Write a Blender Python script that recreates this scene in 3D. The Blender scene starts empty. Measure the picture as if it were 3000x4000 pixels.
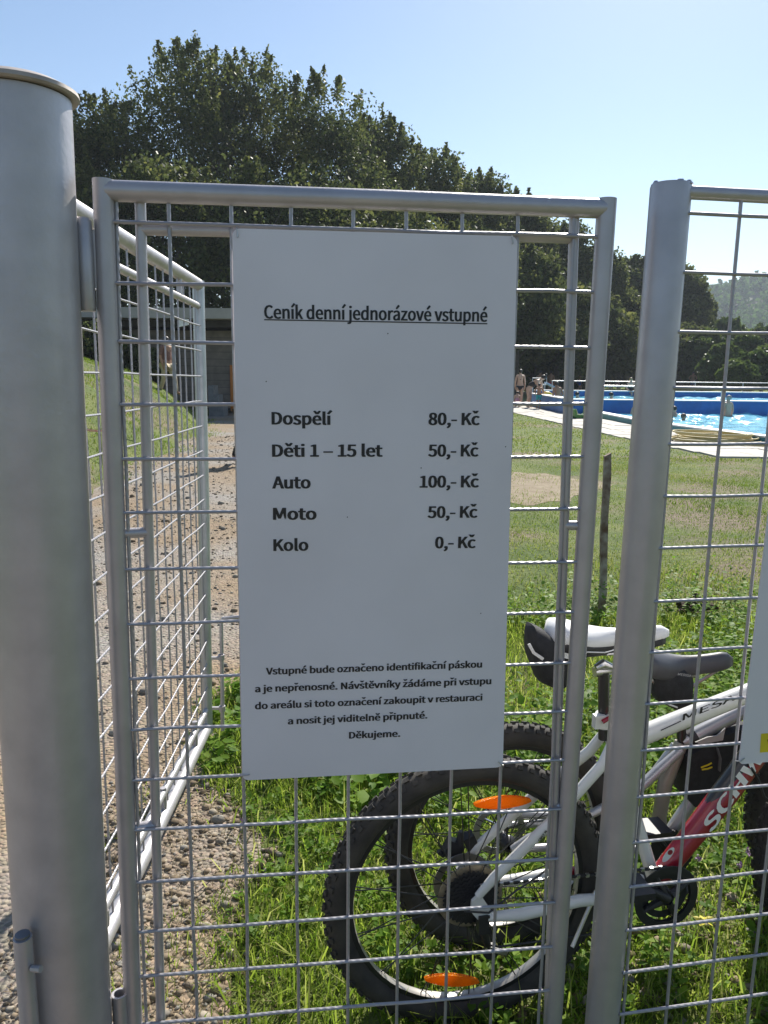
import bpy, math, random
import numpy as np
from mathutils import Vector, Matrix, Quaternion

rng = np.random.default_rng(7)
random.seed(7)
S = bpy.context.scene
COL = S.collection
rad = math.radians

# ------------------------------------------------------------------ camera
FPX, PITCH, ROLL, EYE = 3050.0, rad(10.3), .0105, 1.68
_r0 = np.array([1., 0, 0]); FWD = np.array([0, math.cos(PITCH), -math.sin(PITCH)])
_u0 = np.array([0, math.sin(PITCH), math.cos(PITCH)])
UPV = _u0 * math.cos(ROLL) - _r0 * math.sin(ROLL)
RGT = _r0 * math.cos(ROLL) + _u0 * math.sin(ROLL)
CAM = np.array([0, 0, EYE])
cd = bpy.data.cameras.new('camera'); cam = bpy.data.objects.new('camera', cd); COL.objects.link(cam)
cd.sensor_fit = 'VERTICAL'; cd.sensor_height = 24; cd.lens = 24 * FPX / 4000
cd.clip_start = .05; cd.clip_end = 5000
M = Matrix.Identity(4)
for i in range(3):
    M[i][0] = RGT[i]; M[i][1] = UPV[i]; M[i][2] = -FWD[i]; M[i][3] = CAM[i]
cam.matrix_world = M
S.camera = cam

# ------------------------------------------------------------------ sky, sun, exposure
SUN_AZ, SUN_EL = rad(20), rad(40)
W = bpy.data.worlds.new('World'); S.world = W; W.use_nodes = True
nt = W.node_tree
sky = nt.nodes.new('ShaderNodeTexSky'); sky.sky_type = 'NISHITA'; sky.sun_disc = False
sky.sun_elevation = SUN_EL; sky.sun_rotation = SUN_AZ
sky.altitude = 300; sky.air_density = 1.0; sky.dust_density = 0.35; sky.ozone_density = 1.6
bg = nt.nodes['Background']; bg.inputs[1].default_value = .092
wb = nt.nodes.new('ShaderNodeMix'); wb.data_type = 'RGBA'; wb.blend_type = 'MULTIPLY'; wb.inputs[0].default_value = 1
wb.inputs[7].default_value = (1.0, 1.0, .98, 1)          # white balance of the whole sky
nt.links.new(sky.outputs[0], wb.inputs[6]); nt.links.new(wb.outputs[2], bg.inputs[0])
sl = bpy.data.lights.new('sun', 'SUN'); sl.energy = 5.0; sl.angle = rad(.53); sl.color = (1, .95, .86)
so = bpy.data.objects.new('sun', sl); COL.objects.link(so)
sdir = Vector((math.sin(SUN_AZ) * math.cos(SUN_EL), math.cos(SUN_AZ) * math.cos(SUN_EL), math.sin(SUN_EL)))
so.rotation_euler = (-sdir).to_track_quat('-Z', 'Y').to_euler(); so.location = sdir * 60
S.view_settings.view_transform = 'Standard'; S.view_settings.look = 'None'
S.view_settings.exposure = 0.68; S.view_settings.gamma = 1.0; S.view_settings.use_curve_mapping = False
S.cycles.max_bounces = 6; S.cycles.transparent_max_bounces = 6; S.cycles.diffuse_bounces = 3
S.cycles.use_denoising = True; S.cycles.caustics_reflective = False; S.cycles.caustics_refractive = False

# ------------------------------------------------------------------ measuring helpers
def ray(u, v):
    return FWD + RGT * ((u - 1500) / FPX) + UPV * ((2000 - v) / FPX)
def at_y(u, v, y):
    d = ray(u, v); return CAM + d * (y / d[1])
def on_z(u, v, z=0.):
    d = ray(u, v); return CAM + d * ((z - EYE) / d[2])
class Frame:
    """a vertical plane in the world: local x along it, local y away behind it, z up"""
    def __init__(s, x, y, ang):
        s.O = np.array([x, y, 0.]); s.ang = ang
        s.ex = np.array([math.cos(ang), math.sin(ang), 0]); s.ey = np.array([-math.sin(ang), math.cos(ang), 0])
    def at(s, u, v, off=0.):
        d = ray(u, v); t = (off - (CAM - s.O) @ s.ey) / (d @ s.ey); P = CAM + t * d - s.O
        return (float(P @ s.ex), off, float(P[2]))

# ------------------------------------------------------------------ materials
MATS = {}
def nodes_of(name):
    m = bpy.data.materials.new(name); m.use_nodes = True
    MATS[name] = m
    return m, m.node_tree, m.node_tree.nodes['Principled BSDF']
def add(nt, t, **kw):
    n = nt.nodes.new(t)
    for k, v in kw.items():
        setattr(n, k, v)
    return n
def mat(name, col, rough=.5, metal=0., var=.15, scale=8., bump=0., bscale=60., spec=.5, coat=0., col2=None, detail=4, coords='Object', bdist=.002):
    m, nt, b = nodes_of(name); L = nt.links
    tc = add(nt, 'ShaderNodeTexCoord')
    nz = add(nt, 'ShaderNodeTexNoise'); nz.inputs['Scale'].default_value = scale; nz.inputs['Detail'].default_value = detail
    L.new(tc.outputs[coords], nz.inputs['Vector'])
    rp = add(nt, 'ShaderNodeValToRGB'); rp.color_ramp.elements[0].position = .3; rp.color_ramp.elements[1].position = .7
    c2 = col2 or tuple(min(1, c * (1 + var)) for c in col); c1 = tuple(c * (1 - var) for c in col) if col2 is None else col
    rp.color_ramp.elements[0].color = (*c1, 1); rp.color_ramp.elements[1].color = (*c2, 1)
    L.new(nz.outputs['Fac'], rp.inputs['Fac']); L.new(rp.outputs['Color'], b.inputs['Base Color'])
    b.inputs['Roughness'].default_value = rough; b.inputs['Metallic'].default_value = metal
    b.inputs['Specular IOR Level'].default_value = spec; b.inputs['Coat Weight'].default_value = coat
    if bump:
        n2 = add(nt, 'ShaderNodeTexNoise'); n2.inputs['Scale'].default_value = bscale; n2.inputs['Detail'].default_value = 5
        L.new(tc.outputs[coords], n2.inputs['Vector'])
        bp = add(nt, 'ShaderNodeBump'); bp.inputs['Strength'].default_value = bump; bp.inputs['Distance'].default_value = bdist
        L.new(n2.outputs['Fac'], bp.inputs['Height']); L.new(bp.outputs['Normal'], b.inputs['Normal'])
    return m
def leaf_mat(name, cols, trans=.35, rough=.5):
    """foliage: colour by a per-leaf random value, part of the light shines through"""
    m, nt, b = nodes_of(name); L = nt.links
    at = add(nt, 'ShaderNodeAttribute', attribute_name='rnd')
    rp = add(nt, 'ShaderNodeValToRGB'); cr = rp.color_ramp
    while len(cr.elements) < len(cols):
        cr.elements.new(.5)
    for i, c in enumerate(cols):
        cr.elements[i].position = i / (len(cols) - 1); cr.elements[i].color = (*c, 1)
    L.new(at.outputs['Fac'], rp.inputs['Fac']); L.new(rp.outputs['Color'], b.inputs['Base Color'])
    b.inputs['Roughness'].default_value = rough; b.inputs['Specular IOR Level'].default_value = .15
    tr = add(nt, 'ShaderNodeBsdfTranslucent'); L.new(rp.outputs['Color'], tr.inputs['Color'])
    mx = add(nt, 'ShaderNodeMixShader'); mx.inputs[0].default_value = trans
    L.new(b.outputs[0], mx.inputs[1]); L.new(tr.outputs[0], mx.inputs[2])
    L.new(mx.outputs[0], nt.nodes['Material Output'].inputs['Surface'])
    return m

silver = mat('silver_paint', (.475, .452, .465), .42, .5, .085, 16, .45, 90, detail=9, bdist=.0015)
silver2 = mat('galvanised', (.52, .53, .54), .38, .6, .12, 14, .25, 50)
def wire_mat():
    m, nt, b = nodes_of('ribbed_wire'); L = nt.links
    b.inputs['Base Color'].default_value = (.38, .37, .395, 1); b.inputs['Metallic'].default_value = .45; b.inputs['Roughness'].default_value = .42
    tc = add(nt, 'ShaderNodeTexCoord'); wv = add(nt, 'ShaderNodeTexWave'); wv.bands_direction = 'DIAGONAL'
    wv.inputs['Scale'].default_value = 40; wv.inputs['Distortion'].default_value = .6
    L.new(tc.outputs['Object'], wv.inputs['Vector'])
    bp = add(nt, 'ShaderNodeBump'); bp.inputs['Strength'].default_value = .35; bp.inputs['Distance'].default_value = .001
    L.new(wv.outputs['Fac'], bp.inputs['Height']); L.new(bp.outputs['Normal'], b.inputs['Normal'])
    return m
wirem = wire_mat()
signm = mat('white_sheet', (.78, .745, .79), .34, 0, .055, 3.1, .5, 1.6, bdist=.012)
signedge = mat('sheet_edge', (.5, .5, .52), .5)
ink = mat('black_print', (.018, .018, .022), .45, 0, .1, 40)
yellow = mat('yellow_print', (.78, .62, .03), .4)
tyrem = mat('tyre_rubber', (.022, .021, .020), .8, 0, .35, 14, .4, 120, col2=(.065, .058, .048))
rimblk = mat('rim_black', (.03, .03, .032), .35, .3)
rimlit = mat('rim_sunlit', (.42, .40, .37), .4, .5)  # inner face of the black rims: sunlight caught there is put into the colour
steel = mat('steel', (.55, .55, .55), .28, .9)
dirtysteel = mat('dirty_steel', (.30, .25, .18), .5, .5, .3, 60)
white_paint = mat('white_paint', (.74, .74, .71), .25, 0, .05, 6, coat=.4)
red_paint = mat('red_paint', (.30, .011, .028), .28, 0, .12, 6, coat=.5)
black_paint = mat('black_paint', (.02, .02, .022), .3, 0, .1, 6, coat=.3)
black_plastic = mat('black_plastic', (.022, .022, .025), .5, 0, .2, 40)
black_cloth = mat('black_nylon', (.02, .021, .024), .8, 0, .3, 60, .5, 300)
grey_vinyl = mat('grey_vinyl', (.075, .075, .085), .45, 0, .1, 20, .15, 200)
white_vinyl = mat('white_vinyl', (.82, .82, .81), .4, 0, .03, 20)
alloy = mat('alloy_frame', (.42, .42, .43), .36, .5, .12, 12)
reflector = leaf_mat('amber_reflector', [(.95, .33, .015), (.95, .33, .015)], .55, .15)
_n = reflector.node_tree; _tc = _n.nodes.new('ShaderNodeTexCoord'); _vo = _n.nodes.new('ShaderNodeTexVoronoi'); _vo.inputs['Scale'].default_value = 260
_n.links.new(_tc.outputs['Object'], _vo.inputs['Vector']); _bp = _n.nodes.new('ShaderNodeBump'); _bp.inputs['Strength'].default_value = .4; _bp.inputs['Distance'].default_value = .004
_n.links.new(_vo.outputs['Distance'], _bp.inputs['Height']); _n.links.new(_bp.outputs['Normal'], _n.nodes['Principled BSDF'].inputs['Normal']); _n.links.new(_bp.outputs['Normal'], [q for q in _n.nodes if q.type == 'BSDF_TRANSLUCENT'][0].inputs['Normal'])
rust = mat('rusty_steel', (.15, .085, .055), .85, .1, .3, 16, .8, 60, col2=(.46, .39, .33), bdist=.006)
concrete = mat('pale_concrete', (.48, .45, .40), .85, 0, .16, 3.2, .4, 30, bdist=.006)
teal_wall = mat('teal_paint', (.05, .22, .26), .55, 0, .12, 3)
blue_wall = mat('blue_paint', (.015, .15, .46), .5, 0, .18, 2.5)
white_edge = mat('white_coping', (.72, .74, .76), .5, 0, .06, 3)
plank_m = mat('grey_planks', (.20, .165, .135), .8, 0, .22, 3, .4, 20)
roof_m = mat('roof_board', (.36, .33, .30), .7, 0, .12, 2)
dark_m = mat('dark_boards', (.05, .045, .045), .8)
orange_m = mat('orange_board', (.55, .17, .015), .5, 0, .1, 3)
hose_m = mat('beige_hose', (.52, .43, .19), .5, 0, .12, 6)
green_pl = mat('green_plastic', (.06, .20, .03), .4, 0, .1, 4)
lime_pl = mat('pale_green_plastic', (.50, .58, .34), .4)
slide_m = mat('pale_blue_plastic', (.42, .55, .66), .35)
bark = mat('bark', (.09, .075, .06), .9, 0, .3, 8, .8, 14, bdist=.03)
skin_a = mat('skin_light', (.56, .36, .26), .55, 0, .06, 12)
skin_b = mat('skin_tan', (.36, .19, .11), .55, 0, .06, 12)
hair_d = mat('hair_dark', (.025, .018, .014), .5)
hair_f = mat('hair_fair', (.34, .24, .12), .5)
cl_black = mat('cloth_black', (.012, .012, .014), .7)
cl_teal = mat('cloth_teal', (.03, .42, .42), .7)
cl_navy = mat('cloth_navy', (.02, .035, .10), .7)
cl_blue = mat('cloth_blue', (.03, .10, .38), .7)
cl_white = mat('cloth_white', (.75, .75, .76), .7)
cl_red = mat('cloth_red', (.45, .03, .03), .7)
cl_brown = mat('cloth_brown', (.20, .10, .08), .8)
cl_beige = mat('cloth_beige', (.46, .37, .24), .8)
cl_pink = mat('cloth_pink', (.5, .25, .32), .8)
tape_m = mat('warning_tape', (.75, .12, .05), .6, 0, .3, 18, col2=(.8, .76, .72))
yel_pl = mat('yellow_plastic', (.75, .48, .03), .4)

def ground_mat():
    m, nt, b = nodes_of('meadow_soil'); L = nt.links
    geo = add(nt, 'ShaderNodeNewGeometry')
    def noise(sc, det=6, rough=.6):
        n = add(nt, 'ShaderNodeTexNoise'); n.inputs['Scale'].default_value = sc; n.inputs['Detail'].default_value = det; n.inputs['Roughness'].default_value = rough
        L.new(geo.outputs['Position'], n.inputs['Vector']); return n
    def ramp(n, p0, c0, p1, c1):
        r = add(nt, 'ShaderNodeValToRGB'); r.color_ramp.elements[0].position = p0; r.color_ramp.elements[1].position = p1
        r.color_ramp.elements[0].color = (*c0, 1); r.color_ramp.elements[1].color = (*c1, 1); L.new(n.outputs['Fac'], r.inputs['Fac']); return r
    a = ramp(noise(1.1), .38, (.085, .135, .018), .66, (.195, .22, .055))
    c = ramp(noise(.35, 4), .50, (0, 0, 0), .60, (1, 1, 1))
    s = ramp(noise(9, 6), .3, (.16, .12, .07), .7, (.29, .235, .155))
    mx = add(nt, 'ShaderNodeMix', data_type='RGBA'); L.new(c.outputs['Color'], mx.inputs[0]); L.new(a.outputs['Color'], mx.inputs[6]); L.new(s.outputs['Color'], mx.inputs[7])
    f = ramp(noise(40, 4), .3, (.55, .55, .55), .7, (1.25, 1.25, 1.2))
    mu = add(nt, 'ShaderNodeMix', data_type='RGBA', blend_type='MULTIPLY'); mu.inputs[0].default_value = 1
    L.new(mx.outputs[2], mu.inputs[6]); L.new(f.outputs['Color'], mu.inputs[7])
    L.new(mu.outputs[2], b.inputs['Base Color']); b.inputs['Roughness'].default_value = .95
    bp = add(nt, 'ShaderNodeBump'); bp.inputs['Strength'].default_value = 1; bp.inputs['Distance'].default_value = .05
    L.new(noise(14, 6, .7).outputs['Fac'], bp.inputs['Height']); L.new(bp.outputs['Normal'], b.inputs['Normal'])
    return m
ground_m = ground_mat()
def gravel_mat():
    m, nt, b = nodes_of('gravel_road'); L = nt.links
    geo = add(nt, 'ShaderNodeNewGeometry')
    vo = add(nt, 'ShaderNodeTexVoronoi'); vo.inputs['Scale'].default_value = 55; L.new(geo.outputs['Position'], vo.inputs['Vector'])
    n1 = add(nt, 'ShaderNodeTexNoise'); n1.inputs['Scale'].default_value = .55; n1.inputs['Detail'].default_value = 7; L.new(geo.outputs['Position'], n1.inputs['Vector'])
    r1 = add(nt, 'ShaderNodeValToRGB'); r1.color_ramp.elements[0].position = .40; r1.color_ramp.elements[1].position = .62
    r1.color_ramp.elements[0].color = (.225, .165, .105, 1); r1.color_ramp.elements[1].color = (.235, .215, .19, 1); L.new(n1.outputs['Fac'], r1.inputs['Fac'])
    hs = add(nt, 'ShaderNodeHueSaturation'); hs.inputs['Saturation'].default_value = .12; L.new(vo.outputs['Color'], hs.inputs['Color'])
    mx = add(nt, 'ShaderNodeMix', data_type='RGBA', blend_type='OVERLAY'); mx.inputs[0].default_value = .45
    L.new(r1.outputs['Color'], mx.inputs[6]); L.new(hs.outputs['Color'], mx.inputs[7]); L.new(mx.outputs[2], b.inputs['Base Color'])
    b.inputs['Roughness'].default_value = .95
    n2 = add(nt, 'ShaderNodeTexNoise'); n2.inputs['Scale'].default_value = 12; n2.inputs['Detail'].default_value = 8; L.new(geo.outputs['Position'], n2.inputs['Vector'])
    ad = add(nt, 'ShaderNodeMath', operation='SUBTRACT'); L.new(n2.outputs['Fac'], ad.inputs[0]); L.new(vo.outputs['Distance'], ad.inputs[1])
    bp = add(nt, 'ShaderNodeBump'); bp.inputs['Strength'].default_value = 1; bp.inputs['Distance'].default_value = .012
    L.new(ad.outputs[0], bp.inputs['Height']); L.new(bp.outputs['Normal'], b.inputs['Normal'])
    return m
gravel_m = gravel_mat()
def water_mat():
    m, nt, b = nodes_of('pool_water'); L = nt.links
    geo = add(nt, 'ShaderNodeNewGeometry')
    n1 = add(nt, 'ShaderNodeTexNoise'); n1.inputs['Scale'].default_value = 1.6; n1.inputs['Detail'].default_value = 5; L.new(geo.outputs['Position'], n1.inputs['Vector'])
    r1 = add(nt, 'ShaderNodeValToRGB'); r1.color_ramp.elements[0].position = .35; r1.color_ramp.elements[1].position = .68
    r1.color_ramp.elements[0].color = (.06, .36, .52, 1); r1.color_ramp.elements[1].color = (.22, .58, .70, 1); L.new(n1.outputs['Fac'], r1.inputs['Fac'])
    L.new(r1.outputs['Color'], b.inputs['Base Color']); b.inputs['Roughness'].default_value = .07; b.inputs['IOR'].default_value = 1.33
    n2 = add(nt, 'ShaderNodeTexNoise'); n2.inputs['Scale'].default_value = 3.0; n2.inputs['Detail'].default_value = 6; n2.inputs['Roughness'].default_value = .65; L.new(geo.outputs['Position'], n2.inputs['Vector'])
    bp = add(nt, 'ShaderNodeBump'); bp.inputs['Strength'].default_value = 1; bp.inputs['Distance'].default_value = .03
    L.new(n2.outputs['Fac'], bp.inputs['Height']); L.new(bp.outputs['Normal'], b.inputs['Normal'])
    return m
water_m = water_mat()
grass_m = leaf_mat('grass_blades', [(.10, .17, .02), (.18, .28, .03), (.30, .39, .05), (.46, .47, .16)], .62)
weed_m = leaf_mat('weed_leaves', [(.07, .15, .02), (.13, .25, .03), (.21, .35, .04), (.28, .40, .05)], .58, .5)
lawn_m = leaf_mat('lawn_blades', [(.095, .16, .018), (.155, .24, .028), (.23, .305, .042), (.35, .36, .11)], .48)
stone_m = leaf_mat('pebble', [(.13, .10, .07), (.20, .155, .105), (.26, .205, .145), (.23, .22, .20), (.36, .31, .24)], 0, .9)
tree_m = leaf_mat('tree_leaves', [(.05, .068, .024), (.078, .10, .032), (.12, .14, .04), (.21, .215, .06)], .5)
tree2_m = leaf_mat('hedge_leaves', [(.05, .085, .024), (.08, .125, .03), (.12, .17, .038), (.17, .21, .05)], .38)
hill_m = leaf_mat('far_forest', [(.035, .085, .02), (.065, .14, .028), (.11, .20, .035)], .35, .9)
flower_m = mat('flower_lilac', (.45, .28, .45), .7)
dryleaf_m = leaf_mat('yellow_leaf', [(.45, .40, .02), (.5, .45, .05)], .4)
dung_m = mat('dark_soil', (.07, .045, .03), .95, 0, .4, 20, .9, 30, bdist=.02)

# ------------------------------------------------------------------ mesh helpers
class MB:
    def __init__(s):
        s.v = []; s.f = []; s.m = []
    def _add(s, vs, fs, mi=0):
        o = len(s.v); s.v += [tuple(map(float, q)) for q in vs]; s.f += [tuple(i + o for i in f) for f in fs]; s.m += [mi] * len(fs)
    def tube(s, path, r, n=10, caps=True, flat=1.0, mi=0):
        P = [Vector(p) for p in path]; R = list(r) if hasattr(r, '__len__') else [r] * len(P)
        T = []
        for i in range(len(P)):
            a = P[max(0, i - 1)]; b = P[min(len(P) - 1, i + 1)]; T.append((b - a).normalized())
        up = Vector((0, 0, 1)) if abs(T[0].z) < .9 else Vector((0, 1, 0))
        N = T[0].cross(up).normalized(); vs = []
        for i, p in enumerate(P):
            if i:
                N = (T[i - 1].rotation_difference(T[i]) @ N).normalized()
            B = T[i].cross(N)
            for k in range(n):
                a = 2 * math.pi * k / n
                vs.append(p + (N * math.cos(a) * flat + B * math.sin(a)) * R[i])
        fs = []
        for i in range(len(P) - 1):
            for k in range(n):
                fs.append((i * n + k, i * n + (k + 1) % n, (i + 1) * n + (k + 1) % n, (i + 1) * n + k))
        if caps:
            fs.append(tuple(range(n - 1, -1, -1))); fs.append(tuple((len(P) - 1) * n + k for k in range(n)))
        s._add(vs, fs, mi); return s
    def box(s, c, size, rot=None, mi=0):
        hx, hy, hz = [q / 2 for q in size]; vs = []
        for x, y, z in ((-1, -1, -1), (1, -1, -1), (1, 1, -1), (-1, 1, -1), (-1, -1, 1), (1, -1, 1), (1, 1, 1), (-1, 1, 1)):
            q = Vector((x * hx, y * hy, z * hz))
            if rot is not None:
                q = rot @ q
            vs.append(q + Vector(c))
        s._add(vs, [(0, 3, 2, 1), (4, 5, 6, 7), (0, 1, 5, 4), (1, 2, 6, 5), (2, 3, 7, 6), (3, 0, 4, 7)], mi); return s
    def prism(s, poly, y0, y1, mi=0):
        """polygon in x,z extruded along y"""
        n = len(poly); vs = [(x, y0, z) for x, z in poly] + [(x, y1, z) for x, z in poly]
        fs = [tuple(range(n)), tuple(range(2 * n - 1, n - 1, -1))] + [(i, i + n, (i + 1) % n + n, (i + 1) % n) for i in range(n)]
        s._add(vs, fs, mi); return s
    def lathe(s, prof, n=24, axis='Z', c=(0, 0, 0), mi=0, close=False):
        vs = []
        for r, h in prof:
            for k in range(n):
                a = 2 * math.pi * k / n; x, y = r * math.cos(a), r * math.sin(a)
                q = (x, y, h) if axis == 'Z' else (x, h, y)
                vs.append(tuple(q[i] + c[i] for i in range(3)))
        m = len(prof); fs = []
        for i in range(m if close else m - 1):
            j = (i + 1) % m
            for k in range(n):
                fs.append((i * n + k, i * n + (k + 1) % n, j * n + (k + 1) % n, j * n + k))
        s._add(vs, fs, mi); return s
    def loft(s, rings, caps=True, mi=0):
        n = len(rings[0]); vs = [p for r in rings for p in r]; fs = []
        for i in range(len(rings) - 1):
            for k in range(n):
                fs.append((i * n + k, i * n + (k + 1) % n, (i + 1) * n + (k + 1) % n, (i + 1) * n + k))
        if caps:
            fs.append(tuple(range(n - 1, -1, -1))); fs.append(tuple((len(rings) - 1) * n + k for k in range(n)))
        s._add(vs, fs, mi); return s
    def mesh(s, name):
        m = bpy.data.meshes.new(name); m.from_pydata(s.v, [], s.f)
        if any(s.m):
            m.polygons.foreach_set('material_index', s.m)
        return m
def fixn(me, smooth=None):
    import bmesh
    bm = bmesh.new(); bm.from_mesh(me); bmesh.ops.recalc_face_normals(bm, faces=bm.faces); bm.to_mesh(me); bm.free()
    if smooth is not None:
        me.shade_smooth()
        if smooth < 180:
            me.set_sharp_from_angle(angle=rad(smooth))
def link(name, me, m, parent=None, loc=None):
    o = bpy.data.objects.new(name, me); COL.objects.link(o)
    for q in (m if isinstance(m, (list, tuple)) else [m]):
        if q:
            me.materials.append(q)
    if parent is not None:
        o.parent = parent
    if loc is not None:
        o.location = loc
    return o
def obj(name, mb, m, parent=None, smooth=40, loc=None):
    me = mb.mesh(name); fixn(me, smooth); return link(name, me, m, parent, loc)
def tag(o, label, cat, group=None):
    o['label'] = label; o['category'] = cat
    if group:
        o['group'] = group
    return o
def thing(name, label, cat, loc=(0, 0, 0), rotz=0., group=None):
    o = bpy.data.objects.new(name, None); COL.objects.link(o); o.location = loc; o.rotation_euler = (0, 0, rotz); o.empty_display_size = .1
    return tag(o, label, cat, group)
def structure(o):
    o['kind'] = 'structure'; return o
def stuff(o, label=None):
    o['kind'] = 'stuff'
    if label:
        o['label'] = label
    return o
def quick(name, V, F, m, rnd=None, smooth=False):
    """big meshes straight from arrays; F rows all of one length"""
    V = np.asarray(V, np.float32); F = np.asarray(F, np.int32); k = F.shape[1]
    me = bpy.data.meshes.new(name); me.vertices.add(len(V)); me.vertices.foreach_set('co', V.ravel())
    me.loops.add(F.size); me.loops.foreach_set('vertex_index', F.ravel())
    me.polygons.add(len(F)); me.polygons.foreach_set('loop_start', np.arange(0, F.size, k, dtype=np.int32))
    if rnd is not None:
        a = me.attributes.new('rnd', 'FLOAT', 'POINT'); a.data.foreach_set('value', np.asarray(rnd, np.float32))
    me.update(calc_edges=True); me.validate()
    if smooth:
        me.shade_smooth()
    return link(name, me, m)
def arc(c, r, a0, a1, n, plane='xz'):
    out = []
    for i in range(n + 1):
        a = a0 + (a1 - a0) * i / n; x, z = r * math.cos(a), r * math.sin(a)
        out.append((c[0] + x, c[1], c[2] + z) if plane == 'xz' else (c[0] + x, c[1] + z, c[2]))
    return out
def wob(p, q, n, amp):
    p, q = np.array(p, float), np.array(q, float); out = []
    for i in range(n + 1):
        t = i / n; w = rng.normal(0, amp, 3) if 0 < i < n else np.zeros(3)
        out.append(p + (q - p) * t + w)
    return out

# ================================================================== setting: ground, road, bank, pool, hill
g = MB(); g._add([(-1500, -300, 0), (1500, -300, 0), (1500, 2500, 0), (-1500, 2500, 0)], [(0, 1, 2, 3)])
structure(link('ground', g.mesh('ground'), ground_m))

def road_right(y):
    base = np.interp(y, [-9, -1, 1.3, 2.0, 2.7, 3.2, 4.2, 4.8, 8, 30], [3.5, 1.2, -.34, -.40, -.56, -.80, -.78, -.62, -.75, -2.2])
    return base + .06 * np.sin(y * 3.1) + .04 * np.sin(y * 7.7 + 1)
def bank_edge(y):
    return np.interp(y, [-5, 4, 11, 20, 26, 40], [-3.6, -4.0, -4.25, -4.75, -6.0, -7.5]) + .12 * np.sin(y * 1.3)
ys = np.concatenate([np.linspace(-9, 8, 120), np.linspace(8.2, 33, 70)])
V = []; F = []
for i, y in enumerate(ys):
    l, r = bank_edge(y) - .5, float(road_right(y))
    for k in range(5):
        V.append((l + (r - l) * k / 4, y, .005))
for i in range(len(ys) - 1):
    for k in range(4):
        a = i * 5 + k; F.append((a, a + 1, a + 6, a + 5))
structure(quick('gravel_road', V, F, gravel_m))

V = [(2.2, 11.5, .004)] + [(2.2 + .95 * (1 + .25 * math.sin(3 * t + 1) + .12 * math.sin(7 * t)) * math.cos(t), 11.5 + 1.5 * (1 + .2 * math.sin(2 * t) + .1 * math.sin(9 * t)) * math.sin(t), .004) for t in np.linspace(0, 2 * math.pi, 49)[:-1]]
structure(quick('dirt_patch', V, [(0, i + 1, (i + 1) % 48 + 1) for i in range(48)], mat('bare_earth', (.20, .15, .09), .95, 0, .3, 5, .8, 30, col2=(.30, .245, .165), bdist=.02)))
def bank_z(x, y):
    d = np.maximum(0, bank_edge(y) - x)
    h = 2.05 * (1 - np.exp(-(d / 1.7) ** 1.3))
    h = h * np.interp(y, [2, 6, 24, 29, 33], [0, 1, 1, .45, .1])
    return h + .05 * np.sin(x * 2.3 + y) * np.minimum(1, d) + .04 * np.sin(y * 2.9 - x) * np.minimum(1, d) - .02 * (d <= 0)
nx, ny = 70, 110
X, Y = np.meshgrid(np.linspace(-22, -3.4, nx), np.linspace(1, 34, ny)); Z = bank_z(X, Y)
V = np.stack([X, Y, Z], -1).reshape(-1, 3); F = []
for j in range(ny - 1):
    for i in range(nx - 1):
        a = j * nx + i; F.append((a, a + 1, a + nx + 1, a + nx))
structure(quick('grass_bank', V, F, ground_m, smooth=True))

# far wooded hill on the right
def hill_z(x, y):
    return 64 * np.exp(-(((x - 320) / 135) ** 2 + ((y - 470) / 150) ** 2)) + 30 * np.exp(-(((x - 175) / 90) ** 2 + ((y - 560) / 120) ** 2)) + 1.6 * np.sin(x / 17) * np.sin(y / 13)
nx, ny = 60, 50
X, Y = np.meshgrid(np.linspace(60, 620, nx), np.linspace(210, 760, ny)); Z = hill_z(X, Y) - 1.5
V = np.stack([X, Y, Z], -1).reshape(-1, 3); F = [(j * nx + i, j * nx + i + 1, (j + 1) * nx + i + 1, (j + 1) * nx + i) for j in range(ny - 1) for i in range(nx - 1)]
structure(quick('hill', V, F, mat('forest_floor', (.04, .06, .02), .95, 0, .3, .1), smooth=True))

# unseen dark green slope behind the viewer, added to block low sky light
X, Y = np.meshgrid(np.linspace(-120, 120, 40), np.linspace(-110, -11, 24)); Z = 10 * (1 - np.exp(-((-11 - Y) / 30) ** 1.2)) + .8 * np.sin(X / 6) * np.sin(Y / 5) - .3
V = np.stack([X, Y, Z], -1).reshape(-1, 3); F = [(j * 40 + i, j * 40 + i + 1, (j + 1) * 40 + i + 1, (j + 1) * 40 + i) for j in range(23) for i in range(39)]
structure(quick('slope', V, F, mat('sky_block_slope', (.05, .065, .025), .95, 0, .4, .4, coords='Object'), smooth=True))

# pool: two basins behind one left wall, deck of slabs in front
PL = [(9.35, 17.0), (9.2, 18.7), (8.05, 24.4), (7.95, 31.6)]           # outer line of the near coping
def poly_wall(line, z0, z1, th, name, m):
    mb = MB(); n = len(line)
    inner = []
    for i, (x, y) in enumerate(line):
        a = np.array(line[max(0, i - 1)]); b = np.array(line[min(n - 1, i + 1)]); t = (b - a) / np.linalg.norm(b - a); nn = np.array([t[1], -t[0]])
        inner.append((x + nn[0] * th, y + nn[1] * th))
    vs = [(x, y, z0) for x, y in line] + [(x, y, z1) for x, y in line] + [(x, y, z1) for x, y in inner] + [(x, y, z0) for x, y in inner]
    fs = []
    for i in range(n - 1):
        for k in range(3):
            fs.append((k * n + i, k * n + i + 1, (k + 1) * n + i + 1, (k + 1) * n + i))
    fs += [(0, n, 2 * n, 3 * n), (n - 1, 2 * n - 1, 3 * n - 1, 4 * n - 1)]
    mb._add(vs, fs)
    return obj(name, mb, m, None, None)
basin = thing('pool_basin', 'x', 'x'); del basin['label']; del basin['category']; basin['kind'] = 'structure'
line = [(30, 16.6)] + PL
for nm, a, b, th, m in (('outer_wall', 0.0, .17, .30, teal_wall), ('coping', .172, .21, .36, white_edge)):
    w_ = poly_wall(line, a, b, th, nm, m); w_.parent = basin
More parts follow.
